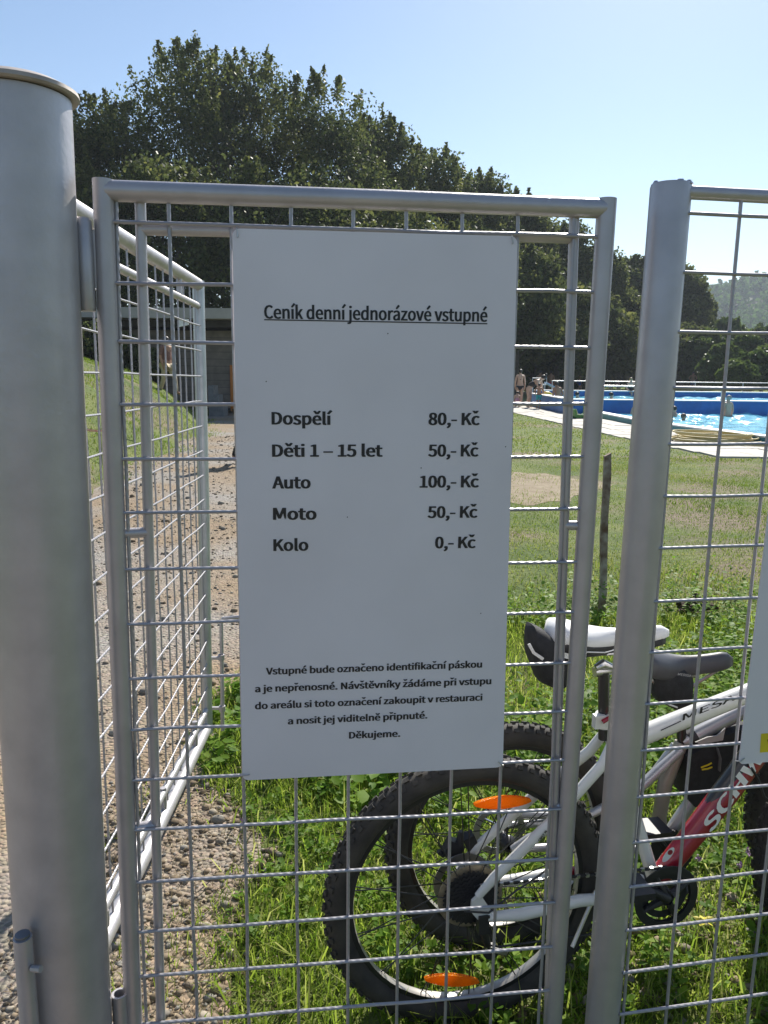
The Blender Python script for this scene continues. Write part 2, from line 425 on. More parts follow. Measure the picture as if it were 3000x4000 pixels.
def wallbox(nm, x0, x1, y0, y1, z0, z1, m):
    mb = MB().box(((x0 + x1) / 2, (y0 + y1) / 2, (z0 + z1) / 2), (x1 - x0, y1 - y0, z1 - z0)); return obj(nm, mb, m, basin, None)
wallbox('dividing_wall', 7.6, 46, 31.7, 32.1, 0, .575, blue_wall); wallbox('coping', 7.5, 46, 31.64, 32.2, .577, .615, white_edge)
wallbox('far_wall', 7.6, 60, 39.4, 39.8, 0, .74, blue_wall); wallbox('coping', 7.5, 60, 39.3, 39.95, .742, .79, white_edge)
wallbox('side_wall', 7.3, 7.58, 32.1, 39.4, 0, .60, blue_wall); wallbox('coping', 7.2, 7.62, 32.2, 39.3, .602, .64, white_edge)
def choppy(x, y):
    r_ = np.random.default_rng(3); z = np.zeros_like(x)
    for i in range(26):
        a_ = r_.uniform(0, 2 * math.pi); wl_ = .22 * 1.13 ** i * r_.uniform(.8, 1.2); wl_ = min(wl_, 1.3)
        z += wl_ * .0105 * np.sin((x * math.cos(a_) + y * math.sin(a_)) * 2 * math.pi / wl_ + r_.uniform(0, 6.28) + .8 * np.sin(x * .9 + y * .7 + i))
    return z * (.55 + .6 * np.clip(.5 + .5 * np.sin(x * .55 + 1.1 * np.sin(y * .5)) , 0, 1))
def water_sheet(y0, y1, left, right, z, ny, nx):
    Yv = np.linspace(y0, y1, ny); V = []
    for yv in Yv:
        V.append(np.stack([np.linspace(left(yv), right, nx), np.full(nx, yv)], 1))
    V = np.array(V); zz = z + choppy(V[..., 0], V[..., 1]); V = np.concatenate([V, zz[..., None]], -1).reshape(-1, 3)
    i0 = (np.arange(ny - 1)[:, None] * nx + np.arange(nx - 1)[None]).ravel()
    return structure(quick('pool_water', V, np.stack([i0, i0 + 1, i0 + nx + 1, i0 + nx], 1), water_m, smooth=True))
water_sheet(17.0, 31.69, lambda q: float(np.interp(q, [17, 18.7, 24.4, 31.7], [9.6, 9.42, 8.28, 8.15])), 30, .07, 150, 260)
water_sheet(32.11, 39.39, lambda q: 7.6, 40, .50, 60, 200)
deck = thing('pool_deck', 'x', 'x'); del deck['label']; del deck['category']; deck['kind'] = 'structure'
def deck_left(y):
    return np.interp(y, [15.7, 19.7, 25.2, 32.2, 42], [6.75, 6.2, 5.75, 5.25, 4.7])
def wall_left(y):
    return np.interp(y, [16.9, 18.7, 24.4, 31.6, 32, 42], [9.38, 9.15, 8.0, 7.9, 7.25, 7.1])
y = 15.75
while y < 41:
    d = .92 + rng.uniform(-.03, .03)
    l, r = float(deck_left(y)), float(wall_left(y)) - .05
    cols = 3
    for k in range(cols):
        xa = l + (r - l) * k / cols + .012; xb = l + (r - l) * (k + 1) / cols - .012
        mb = MB(); z = .028 + rng.uniform(-.008, .008); sk = -.03
        mb._add([(xa, y + .012, -.02), (xb, y + .012, -.02), (xb + sk, y + d - .012, -.02), (xa + sk, y + d - .012, -.02), (xa, y + .012, z), (xb, y + .012, z), (xb + sk, y + d - .012, z), (xa + sk, y + d - .012, z)],
                [(0, 3, 2, 1), (4, 5, 6, 7), (0, 1, 5, 4), (1, 2, 6, 5), (2, 3, 7, 6), (3, 0, 4, 7)])
        obj('slab', mb, concrete, deck, None)
    y += d
xx = 9.4
for k in range(9):
    mb = MB().box((xx + .6, 16.15, .0), (1.17, .78, .056)); obj('slab', mb, concrete, deck, None); xx += 1.2

# ================================================================== big left gate post
lp0 = at_y(262, 4000, 1.30); lp1 = at_y(56, 300, 1.30)
ld = (lp1 - lp0) / (lp1[2] - lp0[2])
def lpt(z): return lp0 + ld * (z - lp0[2])
base = lpt(0); top_z = 2.089
post = thing('gate_post', 'thick silver-painted steel gate post with a flat cap, at the left edge', 'gate post', tuple(base))
rel = lambda p: tuple(np.array(p) - base)
R1 = .0815
obj('tube', MB().tube([rel(lpt(z)) for z in (-.05, .5, 1.0, 1.6, top_z)], R1, 40), silver, post)
c = lpt(top_z)
ax = Vector(tuple(ld)).normalized()
prof = [(R1 - .002, .001), (R1 + .009, .001), (R1 + .012, .004), (R1 + .011, .010), (R1 - .01, .02), (.001, .022)]
obj('cap', MB().lathe(prof, 40, 'Z', rel(c)), mat('weathered_cap', (.42, .37, .33), .6, .25, .2, 20, .5, 40), post)
# latch tube welded low on its front, with a bolt through it
p = at_y(88, 3660, 1.20); q = at_y(118, 4000, 1.20)
latch = obj('latch_tube', MB().tube([rel((p[0], 1.20, .02)), rel((p[0], 1.20, float(p[2])))], .0155, 16), silver, post)
pz = float(p[2])
obj('bolt', MB().tube([rel((p[0], 1.20, pz - .01)), rel((p[0], 1.20, pz + .006))], .0125, 12), mat('bolt_head', (.2, .21, .24), .4, .7), latch)
obj('locking_pin', MB().tube([rel((p[0] + .016, 1.192, pz - .055)), rel((p[0] + .034, 1.187, pz - .052))], .006, 8), silver, latch)
# hinge pins on the post towards the gate
GA = rad(6.95); G = Frame(0, 1.415, GA)
def gw(s, n, z): return np.array(G.O) + G.ex * s + G.ey * n + np.array([0, 0, z])

# ================================================================== wicket gate
gate = thing('wicket_gate', 'silver-painted tubular wicket gate with square wire mesh carrying the price board', 'gate', tuple(G.O), GA)
TR = .0172
zt, zb = 1.966, .10
sl_t, sl_b, sr_t, sr_b = -.4710, -.4945, .3925, .3805
def sl(z): return sl_t + (sl_b - sl_t) * (zt - z) / (zt - .385)
def sr(z): return sr_t + (sr_b - sr_t) * (zt - z) / (zt - .30)
obj('frame_tube', MB().tube([(sl(z), 0, z) for z in (zb, .7, 1.3, zt + TR)], TR, 18), silver, gate)
obj('frame_tube', MB().tube([(sr(z), 0, z) for z in (zb, .7, 1.3, zt + TR)], TR, 18), silver, gate)
obj('frame_tube', MB().tube([(sl(zt) + .001, 0, zt), (0, 0, zt + .001), (sr(zt) - .001, 0, zt)], TR * .985, 18), silver, gate)
obj('frame_tube', MB().tube([(sl(zb), 0, zb + .02), (sr(zb), 0, zb + .02)], TR * .985, 18), silver, gate)
# weld beads at the corners
k = 3000 / 1659
il = [G.at(*[q * k for q in p], .012) for p in ((303, 437), (325, 1350), (346, 2150))]
ir = [G.at(*[q * k for q in p], .012) for p in ((1241, 460), (1203, 1500), (1183, 2212))]
def line2(p):
    (xa, n, za), (xb, _, zb_) = p[0], p[-1]
    return lambda z: xa + (xb - xa) * (za - z) / (za - zb_)
fl, fr_ = line2(il), line2(ir)
IR = .0093; io = .012
obj('inner_tube', MB().tube([(fl(z), io, z) for z in (.16, .8, 1.4, zt - .01)], IR, 12), silver, gate)
obj('inner_tube', MB().tube([(fr_(z), io, z) for z in (.16, .8, 1.4, zt - .01)], IR, 12), silver, gate)
h1 = G.at(330 * k, 497 * k, io); h2 = G.at(1235 * k, 515 * k, io)
obj('inner_tube', MB().tube([(fl(h1[2]), io, h1[2]), (fr_(h2[2]), io, h2[2])], IR, 12), silver, gate)
obj('inner_tube', MB().tube([(fl(.17), io, .17), (fr_(.17), io, .17)], IR, 12), silver, gate)
for (u, v), f_, e in (((297, 1153), fl, sl), ((1245, 1137), fr_, sr), ((315, 1790), fl, sl), ((1222, 1745), fr_, sr)):
    z = G.at(u * k, v * k)[2]
    obj('spacer', MB().tube([(e(z), .004, z), (f_(z), io, z)], .0095, 12), silver, gate)
WR = .0033
Lr = [480, 612, 738, 874, 991, 1107, 1229, 1347, 1465, 1575, 1683, 1790, 1903, 2010, 2105, 2208]
Rr = [513, 632, 752, 872, 986, 1098, 1213, 1321, 1430, 1534, 1639, 1745, 1852, 1946, 2042, 2136]
xl = np.linspace(250, 318, 16); xr = np.linspace(1290, 1185, 16)
rows = [(G.at(a * k, b * k)[2], G.at(c_ * k, d * k)[2]) for a, b, c_, d in zip(xl, Lr, xr, Rr)] + [(.287, .284), (.186, .185)]
for za, zc in rows:
    obj('mesh_wire', MB().tube(wob((sl(za) + .004, -.004, za), (sr(zc) - .004, -.004, zc), 9, .0007), WR, 8), wirem, gate)
colx = [-.4727 + .006, -.3704, -.2663, -.1662, -.0643, .0378, .1411, .2409, .3473]
for i, x in enumerate(colx):
    tx = [-.451, -.367, -.2645, -.1645, -.058, .0335, .132, .232, .334][i]
    obj('mesh_wire', MB().tube(wob((x - (.004 if i in (0,) else 0), .002, zb + .02), (x, .002, .93), 7, .0007) + wob((x + (tx - x) * .3, .002, 1.1), (x + (tx - x) * .9, .002, 1.915), 6, .0005) + [np.array((tx, .002, zt - .005))], WR, 8), wirem, gate)
# hinges: barrel, plate, weld
uz0, uz1 = G.at(330, 1215, -.012)[2], G.at(330, 850, -.012)[2]
s_h = G.at(332, 1030, -.012)[0]
def hinge2(s0, z0, z1, open_top):
    if open_top:
        b_ = MB().lathe([(.0148, z0), (.0148, z1), (.0105, z1), (.0105, z1 - .03), (.001, z1 - .03)], 18, 'Z', (s0, -.012, 0))
    else:
        b_ = MB().tube([(s0, -.012, z0), (s0, -.012, z0 + .004), (s0, -.012, z1 - .006), (s0, -.012, z1)], [.0128, .0142, .0142, .0098], 16)
    h = obj('hinge_barrel', b_, silver, gate)
    mid = (s0 + sl((z0 + z1) / 2)) / 2
    obj('hinge_plate', MB().box((mid, -.006, (z0 + z1) / 2 + .01), (.03, .007, (z1 - z0) * .62)), silver, h)
    obj('hinge_plate', MB().box((s0 - .02, -.012, (z0 + z1) / 2 - .028), (.026, .007, (z1 - z0) * .5)), silver, h)
    bd = MB()
    for _ in range(9):
        z = rng.uniform(z0 + .005, z0 + (z1 - z0) * .5); bd.tube([(s0 - .012, -.024, z), (s0 - .011, -.026, z + .006)], [.0035, .002], 6)
    stuff(obj('weld_bead', bd, silver, h))
hinge2(s_h, uz0, uz1, False)
lz1 = G.at(468, 3880, -.012)[2]
hinge2(G.at(470, 3950, -.012)[0], lz1 - .16, lz1, True)

# ================================================================== lettering
def _font():
    import os
    try:
        return bpy.data.fonts.load(os.path.join(bpy.utils.system_resource('DATAFILES', path='fonts'), 'Noto Sans CJK Regular.woff2'))
    except Exception:
        return None
FONT = _font()
CARON = {'č': 'c', 'š': 's', 'ž': 'z', 'ř': 'r'}
def raw_text(body, bold):
    cu = bpy.data.curves.new('t', 'FONT')
    if FONT: cu.font = FONT
    cu.body = body; cu.size = 1; cu.offset = bold * .25; cu.resolution_u = 3; cu.fill_mode = 'FRONT'
    o = bpy.data.objects.new('t', cu); COL.objects.link(o); bpy.context.view_layer.update()
    me = bpy.data.meshes.new_from_object(o.evaluated_get(bpy.context.evaluated_depsgraph_get()))
    V = np.array([v.co[:] for v in me.vertices]); F = [tuple(p.vertices) for p in me.polygons]
    bpy.data.objects.remove(o); bpy.data.curves.remove(cu); bpy.data.meshes.remove(me)
    return V, F
def text_mesh(body, bold):
    """bold sans; the carons the face lacks are drawn over their letters"""
    if FONT is None:
        return raw_text(body, bold)
    plain = ''.join(CARON.get(c, c) for c in body); V, F = raw_text(plain, bold); V = list(map(tuple, V))
    hx = raw_text('H', bold)[0][:, 0].max(); xh = raw_text('x', bold)[0][:, 1].max()
    for i, c in enumerate(body):
        if c in CARON:
            adv = lambda t: raw_text(t + 'H', bold)[0][:, 0].max() - hx
            x = (adv(plain[:i]) + adv(plain[:i + 1])) / 2 if i else adv(plain[0]) / 2
            y0 = xh + .055; k_ = xh / .49; n0 = len(V)
            P_ = [(-.155, .15), (-.065, .15), (0, .075), (.065, .15), (.155, .15), (.045, 0), (-.045, 0)]
            V += [(x + px_ * k_, y0 + py_ * k_, 0) for px_, py_ in P_]; F += [(n0, n0 + 6, n0 + 2, n0 + 1), (n0 + 6, n0 + 5, n0 + 2), (n0 + 2, n0 + 5, n0 + 4, n0 + 3)]
    V = np.array(V); n0 = len(V); Vs, Fs = [], []       # bolder weight: two more strokes a hair apart, each at its own depth
    for i, dx in enumerate((0, -bold * .75, bold * .75)):
        W_ = V.copy(); W_[:, 0] += dx; W_[:, 2] = i * .00012; Vs.append(W_); Fs += [tuple(j + n0 * i for j in f) for f in F]
    return np.concatenate(Vs), Fs
CAPH = float(text_mesh('H', .0)[0][:, 1].max())
def lettering(body, p0, p1, cap, m, parent, off, bold=.014, shear=0., name='lettering', ydir=(0, 0)):
    """p0, p1: start and end of the baseline in the parent's x,z plane; off: local y"""
    V, F = text_mesh(body, bold)
    x0, x1 = V[:, 0].min(), V[:, 0].max(); p0 = np.array(p0); p1 = np.array(p1); d = p1 - p0
    t = (V[:, 0] - x0) / (x1 - x0); up = np.array([-d[1], d[0]]) / np.linalg.norm(d); dn = d / np.linalg.norm(d)
    hgt = V[:, 1] / CAPH * cap
    P = p0 + np.outer(t, d) + np.outer(hgt, up) + np.outer(hgt * shear, dn)
    mb = MB(); mb._add(np.stack([P[:, 0], off - V[:, 2], P[:, 1]], 1), F)
    me = mb.mesh(name); return link(name, me, m, parent)

# ================================================================== price board
board = thing('price_board', 'tall white price board of daily swimming-pool admission wired to the wicket gate', 'sign', tuple(G.O), GA)
def rounded_quad(c4, r, n=5):
    pts = []
    for i in range(4):
        p = np.array(c4[i]); a = np.array(c4[i - 1]) - p; b = np.array(c4[(i + 1) % 4]) - p
        a = a / np.linalg.norm(a); b = b / np.linalg.norm(b)
        for j in range(n + 1):
            t = j / n; pts.append(tuple(p + a * r * (1 - t) ** 2 + b * r * t ** 2))
    return pts
B0 = -.0125
cs = [(G.at(*q, B0)[0], G.at(*q, B0)[2]) for q in ((907, 892), (2022, 923), (1964, 2997), (947, 3049))]
obj('sheet', MB().prism(rounded_quad(cs, .014), B0, B0 + .003), signm, board, None)
TO = B0 - .0006
def T(body, u0, v0, u1, v1, cap, bold=.016):
    a = G.at(u0, v0, TO); b = G.at(u1, v1, TO); return lettering(body, (a[0], a[2]), (b[0], b[2]), cap, ink, board, TO, bold)
c5 = lambda x, y_: (900 + x * .6932, 850 + y_ * .6932)
c6 = lambda x, y_: (900 + x * .6932, 2200 + y_ * .6932)
CAPB = .0212
T('Ceník denní jednorázové vstupné', *c5(190, 568), *c5(1448, 586), .0218, .0125)
a = G.at(*c5(190, 569), TO); b = G.at(*c5(1448, 592), TO)
mb = MB(); mb._add([(a[0], TO, a[2] - .0028), (b[0], TO, b[2] - .0028), (b[0], TO, b[2] - .0009), (a[0], TO, a[2] - .0009)], [(0, 1, 2, 3)]); link('underline', mb.mesh('underline'), ink, board)
for s_, q in (('Dospělí', (232, 1165, 575, 1167)), ('80,- Kč', (1115, 1168, 1405, 1168)), ('Děti 1 – 15 let', (235, 1347, 858, 1346)), ('50,- Kč', (1113, 1346, 1398, 1345)),
              ('Auto', (235, 1526, 453, 1525)), ('100,- Kč', (1066, 1521, 1400, 1519)), ('Moto', (240, 1702, 486, 1701)), ('50,- Kč', (1110, 1692, 1392, 1690)),
              ('Kolo', (242, 1878, 440, 1876)), ('0,- Kč', (1152, 1863, 1382, 1861))):
    T(s_, *c5(q[0], q[1]), *c5(q[2], q[3]), CAPB)
for s_, q in (('Vstupné bude označeno identifikační páskou', (200, 628, 1418, 587)), ('a je nepřenosné. Návštěvníky žádáme při vstupu', (138, 727, 1470, 681)),
              ('do areálu si toto označení zakoupit v restauraci', (138, 823, 1420, 773)), ('a nosit jej viditelně připnuté.', (323, 908, 1110, 874)), ('Děkujeme.', (668, 988, 957, 977))):
    T(s_, *c6(q[0], q[1]), *c6(q[2], q[3]), .0130)
for (u, v), (du, dv) in (((925, 895), (3, 30)), ((2000, 925), (4, 26)), ((945, 3030), (28, -2)), ((1948, 2978), (18, 14))):
    a = G.at(u - du * .2, v - dv * .5, -.002); b = G.at(u, v, B0 - .003); c_ = G.at(u + du, v + dv, B0 - .003)
    obj('wire_tie', MB().tube([a, b, c_, (c_[0], B0 + .001, c_[2])], .0011, 6), steel, board)
for u, v in ((1515, 1303), (1040, 1490), (1645, 1828), (1357, 2020), (1878, 2396), (1975, 1745)):
    sp = MB(); a = G.at(u, v, TO); sp._add([(a[0] + .0012 * math.cos(t), TO, a[2] + .0012 * math.sin(t)) for t in np.linspace(0, 6.28, 6)[:-1]], [(0, 1, 2, 3, 4)]); link('speck', sp.mesh('speck'), ink, board)

# ================================================================== right fence post and panel
rp0 = at_y(2351, 4000, 1.46); rp1 = at_y(2622, 720, 1.46); rd = (rp1 - rp0) / (rp1[2] - rp0[2])
rb = rp0 - rd * rp0[2]
fpost = thing('fence_post', 'slim silver-painted steel fence post right of the wicket gate, rough at its top', 'fence post', tuple(rb))
rl = lambda z: tuple(rd * z)
ztop = float(rp1[2])
m_ = obj('tube', MB().tube([rl(z) for z in (-.05, .5, 1, 1.5, ztop - .006, ztop)], [.0355] * 5 + [.034], 32), silver, fpost)
bd = MB()
for k_ in range(26):
    a = rng.uniform(0, 6.28); r_ = rng.uniform(.005, .031); q = np.array(rl(ztop)) + np.array([math.cos(a) * r_, math.sin(a) * r_, 0]); bd.tube([q - [0, 0, .003], q + [0, 0, rng.uniform(.002, .006)]], [rng.uniform(.006, .011), .003], 7)
stuff(obj('weld_crust', bd, silver, fpost))
FA = rad(10); FE = Frame(float(rb[0]) + .0, 1.435, FA)
panel = thing('mesh_fence', 'silver wire mesh fence panel with tubular top rail, right of the slim post', 'fence', tuple(FE.O), FA)
px0 = FE.at(2697, 745)[0]
zr0 = FE.at(2697, 745)[2]; zr1 = FE.at(3000, 771)[2]
zr = (zr0 + zr1) / 2
obj('top_rail', MB().tube([(px0 - .03, .004, zr), (px0 + .5, .004, zr), (1.6, .004, zr)], .0118, 16), silver, panel)
obj('clamp_plate', MB().box((px0 - .016, .004, zr - .004), (.018, .02, .03)), silver, panel)
frow = [FE.at(2650, v)[2] for v in (833, 1064, 1297, 1514, 1734, 1936, 2137, 2343, 2540, 2738, 2916)]
frow += [frow[-1] - .1 * i for i in range(1, 9)]
for z in frow:
    obj('mesh_wire', MB().tube(wob((.03, -.005, z), (1.6, -.005, z + rng.normal(0, .001)), 12, .0008), WR, 8), wirem, panel)
fc0 = FE.at(2689, 837)[0]; fc1 = FE.at(2892, 857)[0]; st = fc1 - fc0
fb0 = FE.at(2560, 2500)[0]
for i in range(14):
    x = fc0 + .1 * i
    obj('mesh_wire', MB().tube(wob((x - .010, .001, .10), (x, .001, zr), 10, .0008), WR, 8), wirem, panel)
# second board, mostly outside the picture
b2 = thing('notice_board', 'pale notice board with a yellow square, cut off by the right picture edge', 'sign', tuple(FE.O), FA)
e0 = FE.at(2998, 2030, -.011); e1 = FE.at(2885, 2985, -.011)
zb2 = e1[2]; zt2 = zb2 + 1.0
xl2 = lambda z: e1[0] + (e0[0] - e1[0]) * (z - e1[2]) / (e0[2] - e1[2])
obj('sheet', MB().prism(rounded_quad([(xl2(zt2), zt2), (xl2(zt2) + .5, zt2), (e1[0] + .5, zb2), (e1[0], zb2)], .012), -.012, -.009), signm, b2, None)
a = FE.at(2973, 2866, -.0125); b = FE.at(2968, 2940, -.0125)
mb = MB(); mb._add([(b[0], -.0126, b[2]), (b[0] + .12, -.0126, b[2]), (a[0] + .12, -.0126, a[2]), (a[0], -.0126, a[2])], [(0, 1, 2, 3)]); link('yellow_square', mb.mesh('yellow_square'), yellow, b2)
a = FE.at(2994, 2918, -.013); lettering('V', (a[0], a[2]), (a[0] + .016, a[2]), .016, ink, b2, -.0131)
a = FE.at(2892, 2972, -.0125); obj('wire_tie', MB().tube([(a[0] - .006, -.004, a[2] - .004), (a[0], -.014, a[2]), (a[0] + .008, -.014, a[2] + .006)], .0011, 6), steel, b2)

# ================================================================== open gate wing on the left
LA = math.atan2(1.85, -.055); LF = Frame(-.70, 1.45, LA)
wing = thing('gate_wing', 'wide silver mesh gate wing standing open along the gravel road', 'gate', tuple(LF.O), LA)
LT = .0235
x0, x1 = .02, 1.80; zt_, zb_ = 2.02, .20
obj('frame_tube', MB().tube([(x0, 0, zt_ + .018), (x1, 0, zt_ - .012)], LT, 18), silver, wing)
obj('frame_tube', MB().tube([(x1 - .01, 0, zt_ + .004), (x1 - .04, 0, 1.1), (x1 - .12, 0, zb_ - .06)], LT, 18), silver2, wing)
obj('frame_tube', MB().tube([(x0, 0, zb_ + .05), (x1 - .13, 0, zb_ - .035)], LT, 18), silver, wing)
obj('frame_tube', MB().tube([(x0, 0, zb_), (x0, 0, zt_ + .018)], LT, 18), silver, wing)
obj('inner_tube', MB().tube([(x0, -.0, zt_ - .065), (x1 - .03, 0, zt_ - .095)], .0125, 12), silver, wing)
obj('inner_tube', MB().tube([(x0, -.0, zb_ + .13), (x1 - .13, 0, zb_ + .045)], .0125, 12), silver, wing)
for x in (.35, .95, 1.45):
    obj('spacer', MB().tube([(x, 0, zt_ + .01), (x, 0, zt_ - .085)], .0105, 10), silver, wing)
    obj('spacer', MB().tube([(x, 0, zb_ - .02), (x, 0, zb_ + .10)], .0105, 10), silver, wing)
for i in range(18):
    z = zt_ - .16 - i * .1
    if z > zb_ + .1:
        obj('mesh_wire', MB().tube(wob((x0, -.008, z + .012), (x1 - .02 - (zt_ - z) * .06, -.008, z - .012), 10, .0014), .0030, 7), wirem, wing)
for i in range(17):
    x = .11 + i * .1
    obj('mesh_wire', MB().tube(wob((x - .03 * (x / 1.8), -.002, zb_ + .03), (x, -.002, zt_ - .0), 9, .0012), .0030, 7), wirem, wing)
def wl(u, v, off=-.05): return LF.at(u, v, off)
xd = x1 - .02
d0, d1, d2 = (xd + .02, -.055, .62), (xd + .02, -.055, .19), (xd + .03, -.16, .625)
db = obj('drop_bolt', MB().tube([(xd - .04, -.055, .12), (xd - .02, -.055, .3), (xd - .0, -.055, .60), (xd, -.06, .618), (xd + .01, -.16, .625)], .0085, 10), silver, wing)
for z in (.22, .45):
    obj('guide_ring', MB().lathe([(.009, -.012), (.014, -.012), (.014, .012), (.009, .012)], 12, 'Z', (xd - .028 + .0 + (z - .3) * .06, -.055, z), close=True).box((xd - .03, -.03, z), (.012, .05, .012)), silver, db)

# ================================================================== bicycles
def ringpts(R, n, y=0., ph=0.):
    return [(R * math.cos(ph + 2 * math.pi * i / n), y, R * math.sin(ph + 2 * math.pi * i / n)) for i in range(n)]
def tyre_mesh(R, r, knob):
    mb = MB(); n = 72; prof = []
    Rm = R - r
    for i in range(14):
        a = math.pi * 2 * i / 14; prof.append((Rm + r * math.cos(a) * (.97), r * 1.02 * math.sin(a)))
    mb.lathe(prof, n, 'Y', close=True)
    nk = 66
    for i in range(nk):
        for row, (lat, da) in enumerate(((-.62, 0), (-.22, .5), (.22, 0.), (.62, .5))):
            a = 2 * math.pi * (i + da) / nk
            phi = lat * 1.35; rr = Rm + r * math.cos(phi) + knob * .35; yy = r * math.sin(phi) * 1.02
            rot = Matrix.Rotation(-a, 3, 'Y') @ Matrix.Rotation(phi, 3, 'Z')
            mb.box((rr * math.cos(a), yy, rr * math.sin(a)), (knob, r * .34, .0135), rot)
    me = mb.mesh('tyre'); fixn(me, 35); return me
def rim_mesh(R, w=.012):
    mb = MB(); prof = [(R - .012, -w), (R + .016, -w), (R + .02, -w * .6), (R + .02, w * .6), (R + .016, w), (R - .012, w)]
    mb.lathe(prof, 60, 'Y')
    mb.lathe([(R - .012, w), (R - .014, w * .5), (R - .014, -w * .5), (R - .012, -w)], 60, 'Y', mi=1)
    mb.lathe([(.009, -.05), (.017, -.05), (.026, -.034), (.026, -.030), (.013, -.026), (.013, .026), (.026, .030), (.026, .034), (.017, .05), (.009, .05)], 20, 'Y', close=True)
    me = mb.mesh('wheel'); fixn(me, 35); return me
def wheel(parent, c, R, r, rim_mat, reflect=(), nspoke=28, front=False, brake=True):
    w = link('wheel', rim_mesh(R - 2 * r + .004), rim_mat, parent, c)
    link('tyre', tyre_mesh(R, r, .006), tyrem, w)
    Ri = R - 2 * r - .010
    sm = MB().tube([(.025, .031, 0), (Ri * .99, .004, Ri * .14)], .0016, 5).mesh('spoke'); sm.materials.append(rimblk)
    s2 = MB().tube([(.025, -.031, 0), (Ri * .99, -.004, -Ri * .14)], .0016, 5).mesh('spoke'); s2.materials.append(rimblk)
    for i in range(nspoke):
        o = bpy.data.objects.new('spoke', sm if i % 2 else s2); COL.objects.link(o); o.parent = w
        o.rotation_euler = (0, 2 * math.pi * i / nspoke + .05, 0)
    for ang in reflect:
        kr = .87 if ang < 3 else .82; cx, cz = Ri * kr * math.cos(ang), Ri * kr * math.sin(ang)
        q = []
        for i in range(25):
            t = 2 * math.pi * i / 24; q.append(t)
        mb = MB(); rings = []
        for yy, sc in ((-.0065, .9), (-.005, 1.0), (.005, 1.0), (.0065, .9)):
            ring = []
            for i in range(28):
                t = 2 * math.pi * i / 28; ct, st_ = math.cos(t), math.sin(t)
                ring.append((sc * .076 * math.copysign(abs(ct) ** .8, ct), yy, sc * .0165 * st_ * (1 - .35 * abs(ct))))
            rings.append(ring)
        mb.loft(rings)
        o = obj('reflector', mb, reflector, w, 50); o.location = (cx, -.012, cz); o.rotation_euler = (0, -ang + math.pi / 2 - (.28 if ang < 3 else -.06), 0)
    if brake:
        mb = MB(); prof = [(.06, .040), (.080, .040), (.080, .042), (.06, .042)]; mb.lathe(prof, 40, 'Y', close=True)
        for i in range(6):
            a_ = i * math.pi / 3; mb.tube([(.02 * math.cos(a_), .041, .02 * math.sin(a_)), (.062 * math.cos(a_ + .35), .041, .062 * math.sin(a_ + .35))], .003, 5)
        obj('brake_disc', mb, steel, w)
    return w
def gear(R, teeth, w=.0025, hole=.02):
    n = teeth * 4; p = []
    for i in range(n):
        rr = R + (.004 if i % 4 in (1, 2) else 0.); a_ = 2 * math.pi * i / n; p.append((rr * math.cos(a_), rr * math.sin(a_)))
    return p
def saddle_mesh(L, wr, wn, tilt, sag):
    rings = []; N = 16
    for i in range(N + 1):
        t = i / N; x = -L * .45 + L * t
        hw = wr * (1 - smooth(.08, .62, t)) + wn * smooth(.08, .62, t)
        if t < .12: hw *= math.sqrt(max(.12, 1 - ((.12 - t) / .125) ** 2))
        if t > .88: hw *= math.sqrt(max(.02, 1 - ((t - .88) / .125) ** 2))
        zt = .013 * math.exp(-((t - .08) / .25) ** 2) - (.02 * (1 - t / .08) ** 2 if t < .08 else 0) - sag * math.sin(math.pi * t) - .006 * t + (-.05 * (t - .9) ** 1.0 if t > .9 else 0)
        dr = .052 * (1 - .55 * smooth(.1, .7, t))
        if t < .1: dr *= .55 + 4.5 * t
        if t > .85: dr *= 1 - (t - .85) * 4
        ring = []
        for j in range(20):
            a_ = 2 * math.pi * j / 20; ca, sa = math.cos(a_), math.sin(a_)
            yy = hw * math.copysign(abs(ca) ** .7, ca); zz = zt + ((.012 * sa if sa > 0 else dr * sa * (.35 + .65 * abs(ca)))) * (math.sqrt(max(.03, 1 - ((t - .9) / .105) ** 2)) if t > .9 else 1)
            ring.append((x, yy, zz - .010 * abs(ca) ** 2))
        rings.append(ring)
    mb = MB().loft(rings); return mb
def smooth(a, b, t):
    t = min(1, max(0, (t - a) / (b - a))); return t * t * (3 - 2 * t)

# ---- bicycle A: white and red, nearest the gate
AA = rad(12); A0 = Frame(0, 1.745, AA)
ra = A0.at(1828, 3470); RW = .370
bx = ra[0]
AF = Frame(*(A0.O + A0.ex * bx)[:2], AA)
bikeA = thing('bicycle', 'white and red mountain bike with white saddle, standing nearest the gate', 'bicycle', tuple(AF.O), AA)
P = lambda u, v, off=0.: AF.at(u, v, off)
wheel(bikeA, (0, 0, RW), RW, .031, [rimblk, rimlit], reflect=(1.26, 4.55))
fa = P(2940, 3450)[0] + RW + .0
wheel(bikeA, (fa, 0, RW), RW, .031, [rimblk, rimlit])
bbp = P(2560, 3455); bb = (bbp[0], 0, bbp[2]); ax_ = (0, 0, RW)
seat_top = P(2362, 2800); hd = P(3190, 2600)
ht0 = (hd[0] + .02, 0, hd[2] - .07); ht1 = (hd[0] - .015, 0, hd[2] + .05)
tt0, tt1 = P(2425, 2905), P(3190, 2600)
obj('seat_tube', MB().tube([bb, ((bb[0] + seat_top[0]) / 2, 0, (bb[2] + seat_top[2]) / 2), (seat_top[0], 0, seat_top[2])], [.018, .017, .0165], 16), white_paint, bikeA)
dt1 = P(3175, 2650)
dd = obj('down_tube', MB().tube([(bb[0] + .008, 0, bb[2] + .02), ((bb[0] * .55 + dt1[0] * .45), 0, bb[2] * .55 + dt1[2] * .45), dt1], [.027, .034, .027], 20), red_paint, bikeA)
